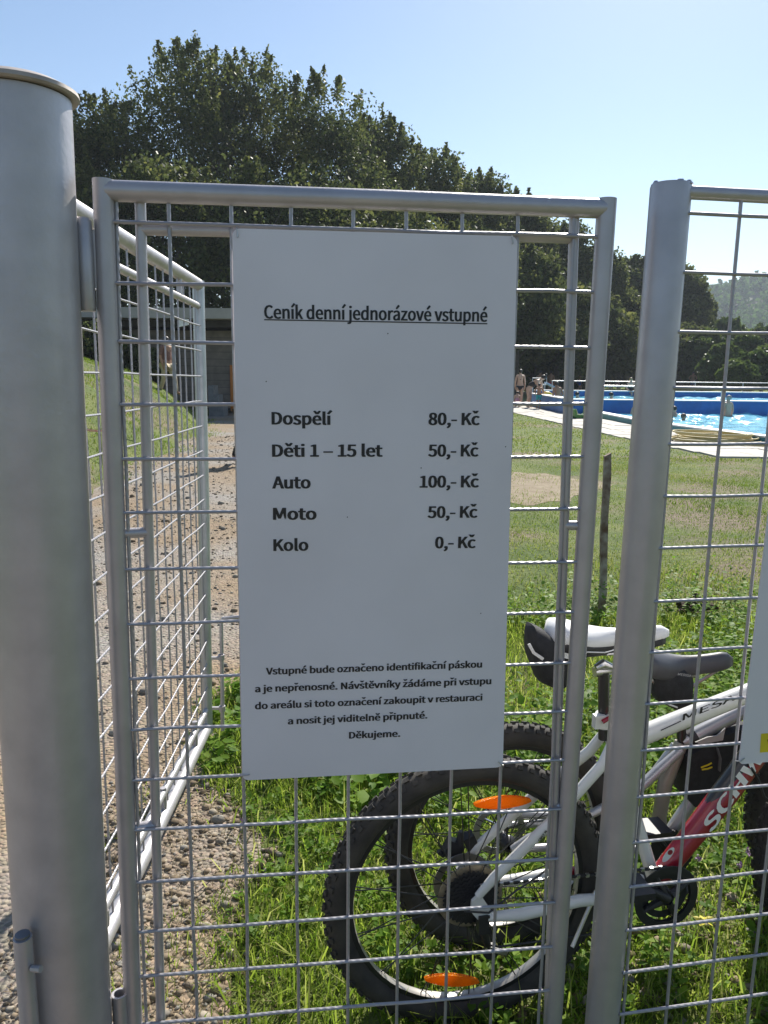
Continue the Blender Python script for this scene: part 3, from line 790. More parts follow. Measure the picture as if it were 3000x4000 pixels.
_u = np.array([dt1[0] - bb[0], 0, dt1[2] - bb[2]]); _l = np.linalg.norm(_u); _u /= _l; _n = np.array([-_u[2], 0, _u[0]]) * .011; _b = np.array(bb)
obj('black_panel', MB().tube([_b + _u * _l * t + _n for t in (.22, .42, .7, .98)], [.012, .026, .029, .024], 18), black_paint, dd)
tp = obj('top_tube', MB().tube([tt0, ((tt0[0] + tt1[0]) / 2, 0, (tt0[2] + tt1[2]) / 2), tt1], [.026, .025, .022], 20), white_paint, bikeA)
obj('head_tube', MB().tube([ht0, ht1], .022, 16), white_paint, bikeA)
lettering('MESA', (P(2665, 2815, -.026)[0], P(2665, 2815, -.026)[2]), (P(2872, 2733, -.026)[0], P(2872, 2733, -.026)[2]), .0165, ink, tp, -.0265, .006, .35)
q0, q1 = P(2582, 2853, -.025), P(2660, 2817, -.025)
obj('stripe', MB().tube([q0, q1], .0016, 4), ink, tp)
# white lettering along the red tube
q0, q1 = P(2772, 3252, -.033), P(3120, 2770, -.033)
lettering('SCHWINN', (q0[0], q0[2]), (q1[0], q1[2]), .042, white_vinyl, dd, -.0375, .016, .2)
q = P(2607, 3335, -.032); el = []
mb = MB(); dirv = np.array([dt1[0] - bb[0], dt1[2] - bb[2]]); dirv /= np.linalg.norm(dirv)
mb._add([(q[0] + dirv[0] * .024 * math.cos(t) - dirv[1] * .011 * math.sin(t), -.0365, q[2] + dirv[1] * .024 * math.cos(t) + dirv[0] * .011 * math.sin(t)) for t in np.linspace(0, 2 * math.pi, 21)[:-1]], [tuple(range(20))])
o = link('badge', mb.mesh('badge'), white_vinyl, dd)
q = np.array([q[0], q[2]]) + dirv * .008
mb = MB(); mb._add([(q[0] + .0075 * math.cos(t), -.0368, q[1] + .0075 * math.sin(t)) for t in np.linspace(0, 2 * math.pi, 15)[:-1]], [tuple(range(14))]); link('badge', mb.mesh('badge'), red_paint, o)
ss_top = P(2395, 2850)
for off, nm in ((-.062, 'seat_stay'), (.068, 'seat_stay')):
    kx = P(2330, 2960)
    o = obj(nm, MB().tube([(0.005, off, RW + .03), (.045, off, RW + .075), (.045 + (kx[0] - .045) * .55, off * .9, RW + .075 + (kx[2] - RW - .075) * .55), (kx[0], off * .55, kx[2]), (ss_top[0], off * .3, ss_top[2])], [.011, .0135, .015, .015, .013], 12, flat=.8), white_paint, bikeA)
    if off < 0:
        a = P(2110, 3290, off - .012); b = P(2140, 3250, off - .012); lettering('CIMCE IN', (a[0], a[2]), (b[0], b[2]), .006, ink, o, off * .93 - .0135, .02)
for off in (-.064, .066):
    o = obj('chain_stay', MB().tube([(.03, off, RW - .03), (.12, off, RW - .036), (.28, off * .9, RW - .025), (bb[0] - .01, off * .45, bb[2] - .005)], [.012, .0155, .0155, .013], 12), white_paint, bikeA)
    if off > 0:
        obj('stripe', MB().tube([(.295, off * .89, RW - .024), (bb[0] - .035, off * .55, bb[2] - .008)], .0162, 12), red_paint, o)
    d = MB().prism([(-.012, RW + .022), (.008, RW + .04), (.042, RW - .015), (.03, RW - .046), (.004, RW - .03), (-.014, RW - .006)], off - .004, off + .004)
    obj('dropout', d, white_paint, bikeA)
# drivetrain on the near side
cass = MB()
for i, rr in enumerate((.074, .066, .058, .051, .045, .039, .034, .030)):
    p_ = gear(rr - .004, max(12, int(rr * 480))); cass.prism(p_, -.026 - i * .0042, -.0245 - i * .0042)
cs_ = obj('cassette', cass, black_plastic, bikeA, None, (0, 0, RW))
obj('spoke_guard', MB().lathe([(.030, -.022), (.086, -.019), (.086, -.0175), (.030, -.0205)], 40, 'Y', (0, 0, RW), close=True), dirtysteel, bikeA)
cr = MB(); cr.lathe([(.068, -.052), (.085, -.052), (.085, -.0495), (.068, -.0495)], 48, 'Y', close=True); cr.lathe([(.048, -.044), (.066, -.044), (.066, -.0415), (.048, -.0415)], 40, 'Y', close=True)
cr.lathe([(.001, -.058), (.021, -.058), (.021, .05), (.001, .05)], 18, 'Y')
for i in range(4):
    a_ = i * math.pi / 2 + .5; cr.tube([(.015 * math.cos(a_), -.053, .015 * math.sin(a_)), (.058 * math.cos(a_), -.05, .058 * math.sin(a_)), (.075 * math.cos(a_), -.0505, .075 * math.sin(a_))], [.012, .008, .006], 8)
crk = obj('chainring', cr, black_plastic, bikeA, None, (bb[0], 0, bb[2]))
obj('chain_guard', MB().lathe([(.070, -.056), (.091, -.056), (.092, -.0545), (.091, -.053), (.070, -.053)], 44, 'Y', close=True), black_plastic, crk)
arm = MB().tube([(0, -.060, 0), (.12 * math.cos(-.9), -.066, .12 * math.sin(-.9)), (.17 * math.cos(-.9), -.068, .17 * math.sin(-.9))], [.014, .009, .012], 10)
obj('crank_arm', MB().tube([(0, -.058, 0), (-.085, -.066, .055), (-.142, -.070, .092)], [.014, .0095, .012], 10), black_plastic, crk)
obj('pedal', MB().box((-.142, -.115, .092), (.085, .085, .018)), black_plastic, crk)
obj('crank_arm', MB().tube([(0, .058, 0), (.085, .066, -.055), (.142, .070, -.092)], [.014, .0095, .012], 10), black_plastic, crk)
obj('pedal', MB().box((.142, .115, -.092), (.085, .085, .018)), black_plastic, crk)
# chain links, upper and lower run
chm = MB().box((0, 0, 0), (.0115, .0045, .0072)).mesh('chain_link'); chm.materials.append(black_plastic)
cm2 = MB().box((0, 0, 0), (.0085, .007, .0085)).mesh('chain_link'); cm2.materials.append(steel)
chn = obj('chain', MB().tube([(.0, -.046, RW + .046), (bb[0], -.047, bb[2] + .084)], .0028, 6).tube([(.045, -.046, RW - .135), (bb[0], -.047, bb[2] - .084)], .0028, 6), black_plastic, bikeA)
for (xa, za), (xb, zb2_) in (((0, RW + .046), (bb[0], bb[2] + .084)),):
    Lc = math.hypot(xb - xa, zb2_ - za); n = int(Lc / .0127)
    for i in range(n):
        t = (i + .5) / n; o = bpy.data.objects.new('chain_link', cm2 if i % 2 else chm); COL.objects.link(o); o.parent = chn
        o.location = (xa + (xb - xa) * t, -.0465, za + (zb2_ - za) * t); o.rotation_euler = (0, -math.atan2(zb2_ - za, xb - xa), 0)
der = MB().box((.02, -.062, RW - .045), (.028, .026, .05)).tube([(.022, -.06, RW - .05), (.03, -.055, RW - .09), (.045, -.05, RW - .14)], [.014, .011, .008], 8)
der.lathe([(.001, -.004), (.022, -.004), (.022, .004), (.001, .004)], 14, 'Y', (.025, -.048, RW - .082)).lathe([(.001, -.004), (.022, -.004), (.022, .004), (.001, .004)], 14, 'Y', (.05, -.048, RW - .142))
dr_ = obj('rear_derailleur', der, black_plastic, bikeA)
obj('cage_plate', MB().box((.062, -.058, RW - .135), (.062, .003, .014), Matrix.Rotation(.35, 3, 'Y')), steel, dr_)
cal = MB().box((-.02, .075, RW + .075), (.045, .028, .045), Matrix.Rotation(.5, 3, 'Y')).box((.028, .078, RW + .088), (.032, .03, .04), Matrix.Rotation(-.4, 3, 'Y')).tube([(-.005, .07, RW + .085), (.0, .07, RW + .125)], [.011, .007], 8).tube([(-.045, .07, RW + .06), (-.06, .07, RW + .075)], .007, 8)
obj('brake_caliper', cal, black_plastic, bikeA)
obj('cable', MB().tube([P(1600 + 215, 3560, -.075), (0.03, -.075, RW - .01), (.10, -.078, RW + .045), (.16, -.074, RW + .075), (.2, -.07, RW + .10)], .0026, 6), black_plastic, bikeA)
# seat post, clamp, saddle, bag
sdl = P(2352, 2605)
obj('seat_post', MB().tube([(seat_top[0] + .002, 0, seat_top[2] - .06), (sdl[0] + .005, 0, sdl[2] - .012)], .0145, 14), black_paint, bikeA)
cl = obj('seat_clamp', MB().tube([(seat_top[0] + .004, 0, seat_top[2] - .025), (seat_top[0] - .004, 0, seat_top[2] + .012)], .021, 16).box((seat_top[0] - .022, -.012, seat_top[2] - .004), (.028, .02, .034)), white_paint, bikeA)
obj('clamp_lever', MB().tube([(seat_top[0] - .02, -.026, seat_top[2] - .0), (seat_top[0] + .018, -.03, seat_top[2] + .022)], [.006, .004], 8), red_paint, cl)
obj('post_head', MB().tube([(sdl[0] - .024, -.013, sdl[2] + .004), (sdl[0] - .006, -.013, sdl[2] + .014), (sdl[0] + .03, -.013, sdl[2] - .002)], [.009, .0125, .008], 10).tube([(sdl[0] - .02, 0, sdl[2] - .012), (sdl[0] + .03, 0, sdl[2] - .008)], .013, 10), steel, bikeA)
sad_c = P(2340, 2440)
sm_ = saddle_mesh(.275, .067, .020, 0, .010)
sad = obj('saddle', sm_, white_vinyl, bikeA, 60, (sad_c[0] + .012, 0, sad_c[2] - .01)); sad.rotation_euler = (0, .03, 0); sad.scale = (1.20, 1, 1.15)
tr_ = saddle_mesh(.268, .0655, .018, 0, .010)
o = obj('saddle_trim', tr_, black_plastic, sad, 60, (0, 0, -.017)); o.scale = (.985, 1.01, 1.0)
q0 = [(-.10, -.0665, -.028), (-.02, -.064, -.034), (.03, -.045, -.030), (.10, -.026, -.021)]
obj('piping', MB().tube(q0, .0014, 5), white_vinyl, sad)
for s_ in (-.022, .022):
    obj('saddle_rail', MB().tube([(-.10, s_, -.028), (-.06, s_, -.052), (.04, s_, -.052), (.11, s_ * .5, -.026)], .0035, 8), steel, sad)
# saddle bag
b0, b1 = P(2062, 2492, -.03), P(2300, 2700, -.03)
rings = []
for t, xo, zo, hw, hh in ((0, .02, .005, .018, .022), (.12, .030, -.010, .040, .045), (.45, .055, -.045, .05, .068), (.8, .10, -.075, .046, .060), (1, .135, -.082, .03, .045)):
    rings.append([(b0[0] - .01 + xo, hw * math.copysign(abs(math.cos(a_)) ** .6, math.cos(a_)), b0[2] - .01 + zo + hh * math.copysign(abs(math.sin(a_)) ** .6, math.sin(a_))) for a_ in np.linspace(0, 2 * math.pi, 17)[:-1]])
bag = obj('saddle_bag', MB().loft(rings), black_cloth, bikeA, 60)
obj('reflective_strip', MB().tube([P(2066, 2515, -.046), P(2085, 2550, -.05), P(2122, 2575, -.052)], .0042, 6, flat=.4), white_vinyl, bag)
obj('bag_label', MB().box(tuple(np.array(P(2215, 2562, -.054))), (.05, .002, .013), Matrix.Rotation(.28, 3, 'Y')), white_vinyl, bag)
# fork, bars
fx = lambda s_: [(ht0[0], s_ * .03, ht0[2]), (ht0[0] + .02, s_ * .062, ht0[2] - .04), (fa - .02, s_ * .062, RW + .15), (fa, s_ * .06, RW)]
for s_ in (-1, 1):
    obj('fork_leg', MB().tube(fx(s_), [.016, .017, .019, .014], 12), black_paint, bikeA)
obj('handlebar', MB().tube([(ht1[0] - .12, -.27, ht1[2] + .07), (ht1[0] + .02, -.1, ht1[2] + .05), (ht1[0] + .06, 0, ht1[2] + .04), (ht1[0] + .10, .1, ht1[2] + .05), (ht1[0] + .13, .30, ht1[2] + .07)], .0145, 12).tube([ht1, (ht1[0] + .06, 0, ht1[2] + .04)], .017, 10), black_paint, bikeA)
obj('kickstand', MB().tube([P(2330, 3480, -.05), P(2295, 3560, -.06), P(2235, 3700, -.10)], [.006, .005, .005], 8), steel, bikeA)
obj('cable', MB().tube([P(2935, 3000, -.04), P(2960, 3040, -.04), P(2985, 3110, -.05), P(3040, 3160, -.05)], .0035, 6), black_plastic, bikeA)

# ---- bicycle B: grey alloy, behind
RW = .350
BA = rad(12); B_0 = Frame(0, 1.985, BA); rbx = B_0.at(1968, 3285)[0]
BF = Frame(*(B_0.O + B_0.ex * rbx)[:2], BA)
bikeB = thing('bicycle', 'grey alloy bike with dark grey saddle and black frame bag, behind the white bike', 'bicycle', tuple(BF.O), BA)
P = lambda u, v, off=0.: BF.at(u, v, off)
wheel(bikeB, (0, 0, RW), RW, .032, [rimblk, rimlit])
wheel(bikeB, (1.15, 0, RW), RW, .032, [rimblk, rimlit])
bb2 = P(2585, 3300); bb2 = (bb2[0], 0, bb2[2]); cl2 = P(2662, 2900); cl2 = (cl2[0], 0, cl2[2]); hd2 = P(3230, 2620)
obj('seat_tube', MB().tube([bb2, P(2575, 3190), P(2600, 3050), cl2], [.019, .021, .022, .020], 16), mat('beige_alloy', (.34, .31, .27), .45, .4, .15, 10), bikeB)
obj('top_tube', MB().tube([cl2, P(2715, 2872), P(2865, 2795), hd2], [.018, .023, .023, .020], 16), alloy, bikeB)
obj('tube_band', MB().tube([P(2688, 2888), P(2714, 2873)], .0245, 16), black_plastic, bikeB)
obj('down_tube', MB().tube([bb2, P(2700, 3130), P(2815, 3015), (hd2[0] + .01, 0, hd2[2] - .07)], [.019, .02, .02, .02], 16), alloy, bikeB)
obj('head_tube', MB().tube([(hd2[0] + .02, 0, hd2[2] - .08), (hd2[0] - .01, 0, hd2[2] + .04)], .021, 14), alloy, bikeB)
for off in (-.06, .06):
    obj('seat_stay', MB().tube([(0, off, RW), (.05, off, RW + .03), P(2290, 3190, off), P(2490, 3085, off * .7), P(2560, 3020, off * .5), (cl2[0] - .01, off * .25, cl2[2] - .015)], [.010, .011, .012, .015, .016, .013], 12), alloy, bikeB)
    obj('chain_stay', MB().tube([(0, off, RW), (.15, off, RW - .01), (bb2[0], off * .5, bb2[2])], [.010, .012, .012], 12), alloy, bikeB)
sd2 = P(2660, 2640)
obj('seat_post', MB().tube([cl2, (sd2[0], 0, sd2[2])], .014, 12), black_paint, bikeB)
sc2 = P(2640, 2530)
s2m = saddle_mesh(.30, .078, .022, 0, .012)
sad2 = obj('saddle', s2m, grey_vinyl, bikeB, 60, (sc2[0] + .0, 0, sc2[2] - .02)); sad2.scale = (1.16, 1, 1.7); sad2.rotation_euler = (0, .05, 0)
a = (-.03, -.074, -.02); lettering('MERIDA', (-.030, -.020), (.008, -.024), .0042, mat('grey_print', (.3, .3, .31), .5), sad2, -.0745, .008)
for s_ in (-.022, .022):
    obj('saddle_rail', MB().tube([(-.10, s_, -.026), (-.05, s_, -.05), (.05, s_, -.052), (.12, s_ * .5, -.028)], .0035, 8), steel, sad2)
rings = []
c0 = P(2535, 2690, 0)
for xo, zo, hw, hh in ((0, .03, .03, .03), (.03, .02, .045, .06), (.09, 0, .045, .07), (.125, -.01, .03, .05)):
    rings.append([(c0[0] + xo, hw * math.copysign(abs(math.cos(a_)) ** .6, math.cos(a_)), c0[2] + zo + hh * math.copysign(abs(math.sin(a_)) ** .6, math.sin(a_))) for a_ in np.linspace(0, 2 * math.pi, 17)[:-1]])
bg2 = obj('saddle_bag', MB().loft(rings), black_cloth, bikeB, 60)
obj('reflective_strip', MB().tube([P(2590, 2742, -.047), P(2625, 2756, -.047), P(2645, 2763, -.046)], .0025, 6), white_vinyl, bg2)
# frame bag in the triangle
pts = [(2660, 2935), (2720, 2900), (2810, 2850), (2900, 2822), (2935, 2840), (2900, 2960), (2810, 3020), (2755, 3090), (2690, 3130), (2650, 3080)]
pl = [(P(*q)[0], P(*q)[2]) for q in pts]
fbag = obj('frame_bag', MB().prism(pl, -.036, .036), black_cloth, bikeB, 60)
fl_ = [P(*q, -.038) for q in ((2715, 2898), (2762, 2878), (2800, 2872), (2832, 2842), (2822, 2890), (2770, 2900), (2735, 2907))]
mb = MB(); mb.prism([(q[0], q[2]) for q in fl_], -.041, -.037); obj('bag_flap', mb, mat('grey_flap', (.40, .39, .37), .8), fbag)
obj('bag_strap', MB().tube([P(2800, 2920, -.039), P(2812, 2960, -.040), P(2808, 3010, -.039)], .0085, 6, flat=.25), mat('grey_strap', (.16, .16, .16), .8), fbag)
for q in (((2738, 2998), (2765, 2988), (2780, 2980)), ((2742, 3006), (2764, 3003), (2782, 2996))):
    obj('yellow_mark', MB().tube([P(*w_, -.0385) for w_ in q], .003, 5, flat=.4), yellow, fbag)
obj('fork', MB().tube([(hd2[0] + .02, -.06, hd2[2] - .1), (1.15, -.06, RW)], .016, 10).tube([(hd2[0] + .02, .06, hd2[2] - .1), (1.15, .06, RW)], .016, 10).tube([(hd2[0] + .02, -.06, hd2[2] - .1), (hd2[0] + .02, .06, hd2[2] - .1)], .016, 10), alloy, bikeB)
obj('handlebar', MB().tube([(hd2[0] - .06, -.26, hd2[2] + .11), (hd2[0] + .05, 0, hd2[2] + .08), (hd2[0] + .18, .26, hd2[2] + .11)], .0135, 10).tube([(hd2[0] - .01, 0, hd2[2] + .04), (hd2[0] + .05, 0, hd2[2] + .08)], .016, 10), black_paint, bikeB)
cr2 = MB(); cr2.prism(gear(.075, 38), -.048, -.046); obj('chainring', cr2, black_plastic, bikeB, None, bb2)
obj('pedal', MB().tube([(bb2[0], -.05, bb2[2]), (bb2[0] - .10, -.055, bb2[2] + .13)], .009, 8).box((bb2[0] - .10, -.10, bb2[2] + .13), (.08, .08, .016)), black_plastic, bikeB)

# ================================================================== stake, hose, float, slide, rails
sb = on_z(2350, 2390); stz = at_y(2372, 1775, sb[1])
mb = MB(); pth = [(sb[0], sb[1], -.05), ((sb[0] + stz[0]) / 2 + .006, sb[1], stz[2] * .5), (stz[0], sb[1], stz[2])]
stk = MB()
rings = []
for i in range(9):
    t = i / 8; cx = sb[0] + (stz[0] - sb[0]) * t + .004 * math.sin(t * 9); zz = stz[2] * t; w_ = .023 + .002 * math.sin(i * 2.1)
    rings.append([(cx + w_ * sx, sb[1] + .018 * sy, zz + (.012 * sx if i == 8 else 0)) for sx, sy in ((-1, -1), (0, -1.1), (1, -1), (1, 1), (-1, 1))])
tag(obj('stake', stk.loft(rings), rust, None, 30), 'weathered rusty-brown stake driven into the lawn behind the bikes', 'stake')

hc = (on_z(2620, 1725) + on_z(2960, 1730)) / 2
hose = thing('garden_hose', 'long beige hose lying in a flat coil on the pool deck', 'hose', (hc[0], hc[1], .03))
hp = []
for i in range(420):
    t = i / 420 * 2 * math.pi * 10
    r_ = .93 + .12 * math.sin(t * .37) - .10 * (i / 420)
    hp.append((r_ * math.cos(t) + .06 * math.sin(t * .21), r_ * .92 * math.sin(t) + .06 * math.cos(t * .33), .02 + .024 * (i / 42) * (.7 + .3 * math.sin(t * .5))))
obj('coil', MB().tube(hp, .021, 7), hose_m, hose, 60)
obj('tail', MB().tube([(-.1, -.95, .02), (.3, -1.25, .02), (.7, -1.5, .02), (1.3, -1.62, .02), (2.2, -1.7, .02)], .021, 7), hose_m, hose, 60)
obj('tail', MB().tube([(.9, .25, .1), (1.4, .1, .03), (2.2, -.1, .02)], .021, 7), hose_m, hose, 60)

gf = on_z(2268, 1636)
fl2 = thing('plastic_lounger', 'green plastic lounger with pale inner shell on the deck slabs', 'lounger', (gf[0], gf[1], .03), .25)
prof = [(-.32, .02), (.30, .02), (.36, .10), (.33, .44), (.26, .50), (.22, .46), (.24, .18), (.16, .12), (-.30, .14), (-.36, .34), (-.40, .32), (-.38, .08)]
obj('shell', MB().prism([(x, z) for x, z in prof], -.28, .28), green_pl, fl2)
obj('liner', MB().prism([(-.345, .33), (-.29, .145), (.15, .125), (.235, .18), (.215, .455), (.20, .45), (.20, .20), (.14, .15), (-.27, .165), (-.33, .34)], -.24, -.285), lime_pl, fl2)

sv = at_y(2120, 1560, 42.5)
sld = thing('pool_slide', 'small pale blue children\'s slide with white platform beside the far pool', 'slide', (float(sv[0]), 42.5, 0))
obj('platform', MB().box((-.3, 0, 1.0), (.8, .7, .06)), white_edge, sld, None)
for sx in (-.62, .02):
    for sy in (-.28, .28):
        obj('leg', MB().tube([(sx, sy, 0), (sx, sy, 1.0)], .03, 8), white_edge, sld)
obj('chute', MB().loft([[(.1, -.25, 1.04), (.1, .25, 1.04), (.1, .25, 1.16), (.1, .2, 1.16), (.1, .2, 1.08), (.1, -.2, 1.08), (.1, -.2, 1.16), (.1, -.25, 1.16)], [(1.6, -.25, .28), (1.6, .25, .28), (1.6, .25, .40), (1.6, .2, .40), (1.6, .2, .32), (1.6, -.2, .32), (1.6, -.2, .40), (1.6, -.25, .40)]]), slide_m, sld, None)
obj('handrail', MB().tube([(-.65, -.3, 1.0), (-.65, -.3, 1.35), (.1, -.3, 1.35), (.1, -.3, 1.1)], .02, 8), white_edge, sld)

rail = thing('pool_railing', 'low grey metal railing along the wall between the two pools', 'railing', (12, 31.95, .61))
for i in range(13):
    obj('rail_post', MB().tube([(i * 2.6 - 3.6, 0, 0), (i * 2.6 - 3.6, 0, .52)], .028, 8), silver2, rail)
obj('handrail', MB().tube([(-3.6, 0, .53), (27.6, 0, .53)], .03, 8), silver2, rail)
rail = thing('pool_railing', 'thin grey railing at the far edge of the far pool', 'railing', (12, 39.85, .78))
for i in range(17):
    obj('rail_post', MB().tube([(i * 2.4 - 3.6, 0, 0), (i * 2.4 - 3.6, 0, .45)], .02, 7), silver2, rail)
obj('handrail', MB().tube([(-3.6, 0, .46), (34.8, 0, .46)], .02, 7), silver2, rail)

# ================================================================== hut behind the bank
hut = thing('plank_hut', 'low grey hut of horizontal planks with overhanging flat roof below the trees', 'hut', (-7, 30, 0))
xa, xb = -4.2, 4.4
for i in range(11):
    z = .32 + i * .262
    obj('plank', MB().box(((xa + xb) / 2 + rng.uniform(-.01, .01), rng.uniform(-.006, .006), z), (xb - xa, .05, .25)), plank_m, hut, None)
obj('wall_core', MB().box(((xa + xb) / 2, 1.55, 1.6), (xb - xa - .05, 3.0, 3.0)), dark_m, hut, None)
obj('roof', MB().box(((xa + xb) / 2 - .4, .8, 3.58), (xb - xa + 1.8, 5.2, .36)), roof_m, hut, None)
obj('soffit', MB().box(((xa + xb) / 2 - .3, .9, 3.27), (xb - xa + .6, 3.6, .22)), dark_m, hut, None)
o1 = at_y(897, 1416, 29.9)
obj('orange_door', MB().box((float(o1[0]) + 7 + .5, -.08, .95), (1.0, .05, 1.72)), orange_m, hut, None)
sw = at_y(845, 1560, 28.2)
mb = MB()
for i in range(3):
    mb.box((float(sw[0]) - .1 + i * .17, 28.2, .65 - i * .16 - .12), (.18, .8, 1.1 - i * .32))
tag(obj('step_block', mb, mat('grey_concrete', (.2, .2, .2), .9), None, None), 'dark grey concrete steps in the shade before the plank hut', 'steps')
fp = at_y(712, 1262, 24)
fg = thing('flag_sign', 'small white paper tag on a thin pole beside the hut', 'sign', (float(fp[0]), 24, 0))
obj('pole', MB().tube([(-.16, 0, .3), (-.14, 0, float(fp[2]) + .1)], .014, 6), dark_m, fg)
obj('sheet', MB().loft([[(-.12, -.01, float(fp[2]) - .12), (-.12, .01, float(fp[2]) - .12), (-.12, .01, float(fp[2]) + .14), (-.12, -.01, float(fp[2]) + .14)], [(.18, .05, float(fp[2]) - .05), (.18, .07, float(fp[2]) - .05), (.18, .07, float(fp[2]) + .12), (.18, .05, float(fp[2]) + .12)]]), cl_white, fg, None)
# warning tape on low pegs along the bank
tg = thing('warning_tape', 'red and white barrier tape sagging between pegs along the grass bank', 'tape', (-5, 13, 0))
def bpt(u, v, y):
    q = at_y(u, v, y); return (float(q[0]) + 5, y - 13, float(q[2]))
obj('tape', MB().tube([bpt(260, 1600, 12.5), bpt(345, 1680, 12.5), bpt(390, 1685, 12.6), bpt(470, 1650, 13.5), bpt(515, 1580, 15)], .02, 4, flat=.3), tape_m, tg)
for q in ((390, 1685, 12.6), (517, 1575, 15)):
    e_ = bpt(*q); zz = float(bank_z(np.array(e_[0] - 5), np.array(e_[1] + 13)))
    obj('peg', MB().tube([(e_[0], e_[1], zz - .1), (e_[0], e_[1], max(e_[2], zz) + .08)], .015, 6), plank_m, tg)

# ================================================================== people
J0 = dict(pelvis=(0, 0, .93), spine=(0, .005, 1.12), chest=(0, .0, 1.33), neck=(0, .005, 1.475), head=(0, -.012, 1.575), crown=(0, -.005, 1.665))
RAD = dict(pelvis=(.155, .115), spine=(.128, .10), chest=(.15, .105), neck=(.052, .052), head=(.083, .098), crown=(.05, .06), sh=(.06, .06), el=(.043, .043), wr=(.03, .027), ha=(.038, .022), fi=(.018, .012), hip=(.088, .095), kn=(.057, .06), an=(.04, .042), to=(.038, .03))
E_ = [('pelvis', 'spine'), ('spine', 'chest'), ('chest', 'neck'), ('neck', 'head'), ('head', 'crown')]
for s_ in 'LR':
    E_ += [('chest', 'sh' + s_), ('sh' + s_, 'el' + s_), ('el' + s_, 'wr' + s_), ('wr' + s_, 'ha' + s_), ('ha' + s_, 'fi' + s_), ('pelvis', 'hip' + s_), ('hip' + s_, 'kn' + s_), ('kn' + s_, 'an' + s_), ('an' + s_, 'to' + s_)]
def rotx(p, c_, a_):
    y_, z_ = p[1] - c_[1], p[2] - c_[2]; return (p[0], c_[1] + y_ * math.cos(a_) - z_ * math.sin(a_), c_[2] + y_ * math.sin(a_) + z_ * math.cos(a_))
def joints(pose):
    J = dict(J0)
    for s_, g_ in (('L', 1), ('R', -1)):
        J['sh' + s_] = (g_ * .175, 0, 1.40); J['el' + s_] = (g_ * .225, .03, 1.12); J['wr' + s_] = (g_ * .225, -.05, .89); J['ha' + s_] = (g_ * .215, -.075, .81); J['fi' + s_] = (g_ * .205, -.09, .73)
        J['hip' + s_] = (g_ * .09, 0, .86); J['kn' + s_] = (g_ * .10, -.015, .48); J['an' + s_] = (g_ * .10, .025, .07); J['to' + s_] = (g_ * .115, -.13, .03)
    up = [q for q in J if q[:2] in ('sp', 'ch', 'ne', 'he', 'cr', 'sh', 'el', 'wr', 'ha', 'fi')]
    if pose == 'bend':
        for q in up: J[q] = rotx(J[q], J['pelvis'], rad(52))
        for s_, g_ in (('L', 1), ('R', -1)):
            b_ = J['sh' + s_]; J['el' + s_] = (b_[0] + g_ * .03, b_[1] - .04, b_[2] - .28); J['wr' + s_] = (b_[0], b_[1] - .10, b_[2] - .5); J['ha' + s_] = (b_[0], b_[1] - .12, b_[2] - .57); J['fi' + s_] = (b_[0], b_[1] - .13, b_[2] - .65)
            J['kn' + s_] = (g_ * .10, -.05, .48)
    if pose in ('sit', 'slump'):
        for s_, g_ in (('L', 1), ('R', -1)):
            J['kn' + s_] = (g_ * .13, -.42, .90); J['an' + s_] = (g_ * .12, -.40, .48); J['to' + s_] = (g_ * .13, -.54, .42)
            J['wr' + s_] = (g_ * .19, -.22, 1.0); J['ha' + s_] = (g_ * .17, -.29, .98); J['fi' + s_] = (g_ * .16, -.36, .97)
        if pose == 'slump':
            for q in up: J[q] = rotx(J[q], J['pelvis'], rad(18))
    if pose == 'hips':
        for s_, g_ in (('L', 1), ('R', -1)):
            J['el' + s_] = (g_ * .33, .06, 1.15); J['wr' + s_] = (g_ * .20, -.02, 1.0); J['ha' + s_] = (g_ * .16, -.05, .97); J['fi' + s_] = (g_ * .13, -.09, .95)
    if pose == 'walk':
        J['knL'] = (.1, -.2, .52); J['anL'] = (.1, -.26, .10); J['toL'] = (.11, -.41, .06); J['anR'] = (-.1, .22, .10); J['toR'] = (-.11, .10, .03); J['knR'] = (-.1, .05, .49)
    return J
def skin_obj(name, J, keys, m, parent, grow=1., extra=None):
    ks = [q for q in J if keys is None or q in keys]; idx = {q: i for i, q in enumerate(ks)}
    es = [(idx[a_], idx[b_]) for a_, b_ in E_ if a_ in idx and b_ in idx]
    me = bpy.data.meshes.new(name); me.from_pydata([J[q] for q in ks], es, []); o = link(name, me, m, parent)
    md = o.modifiers.new('Skin', 'SKIN'); md.use_smooth_shade = True
    sv_ = me.skin_vertices[0].data
    for q in ks:
        r_ = RAD.get(q) or RAD[q[:-1]]
        sv_[idx[q]].radius = (r_[0] * grow, r_[1] * grow); sv_[idx[q]].use_root = (q == ('pelvis' if 'pelvis' in idx else ks[0]))
    o.modifiers.new('Sub', 'SUBSURF').levels = 1; o.modifiers['Sub'].render_levels = 1
    return o
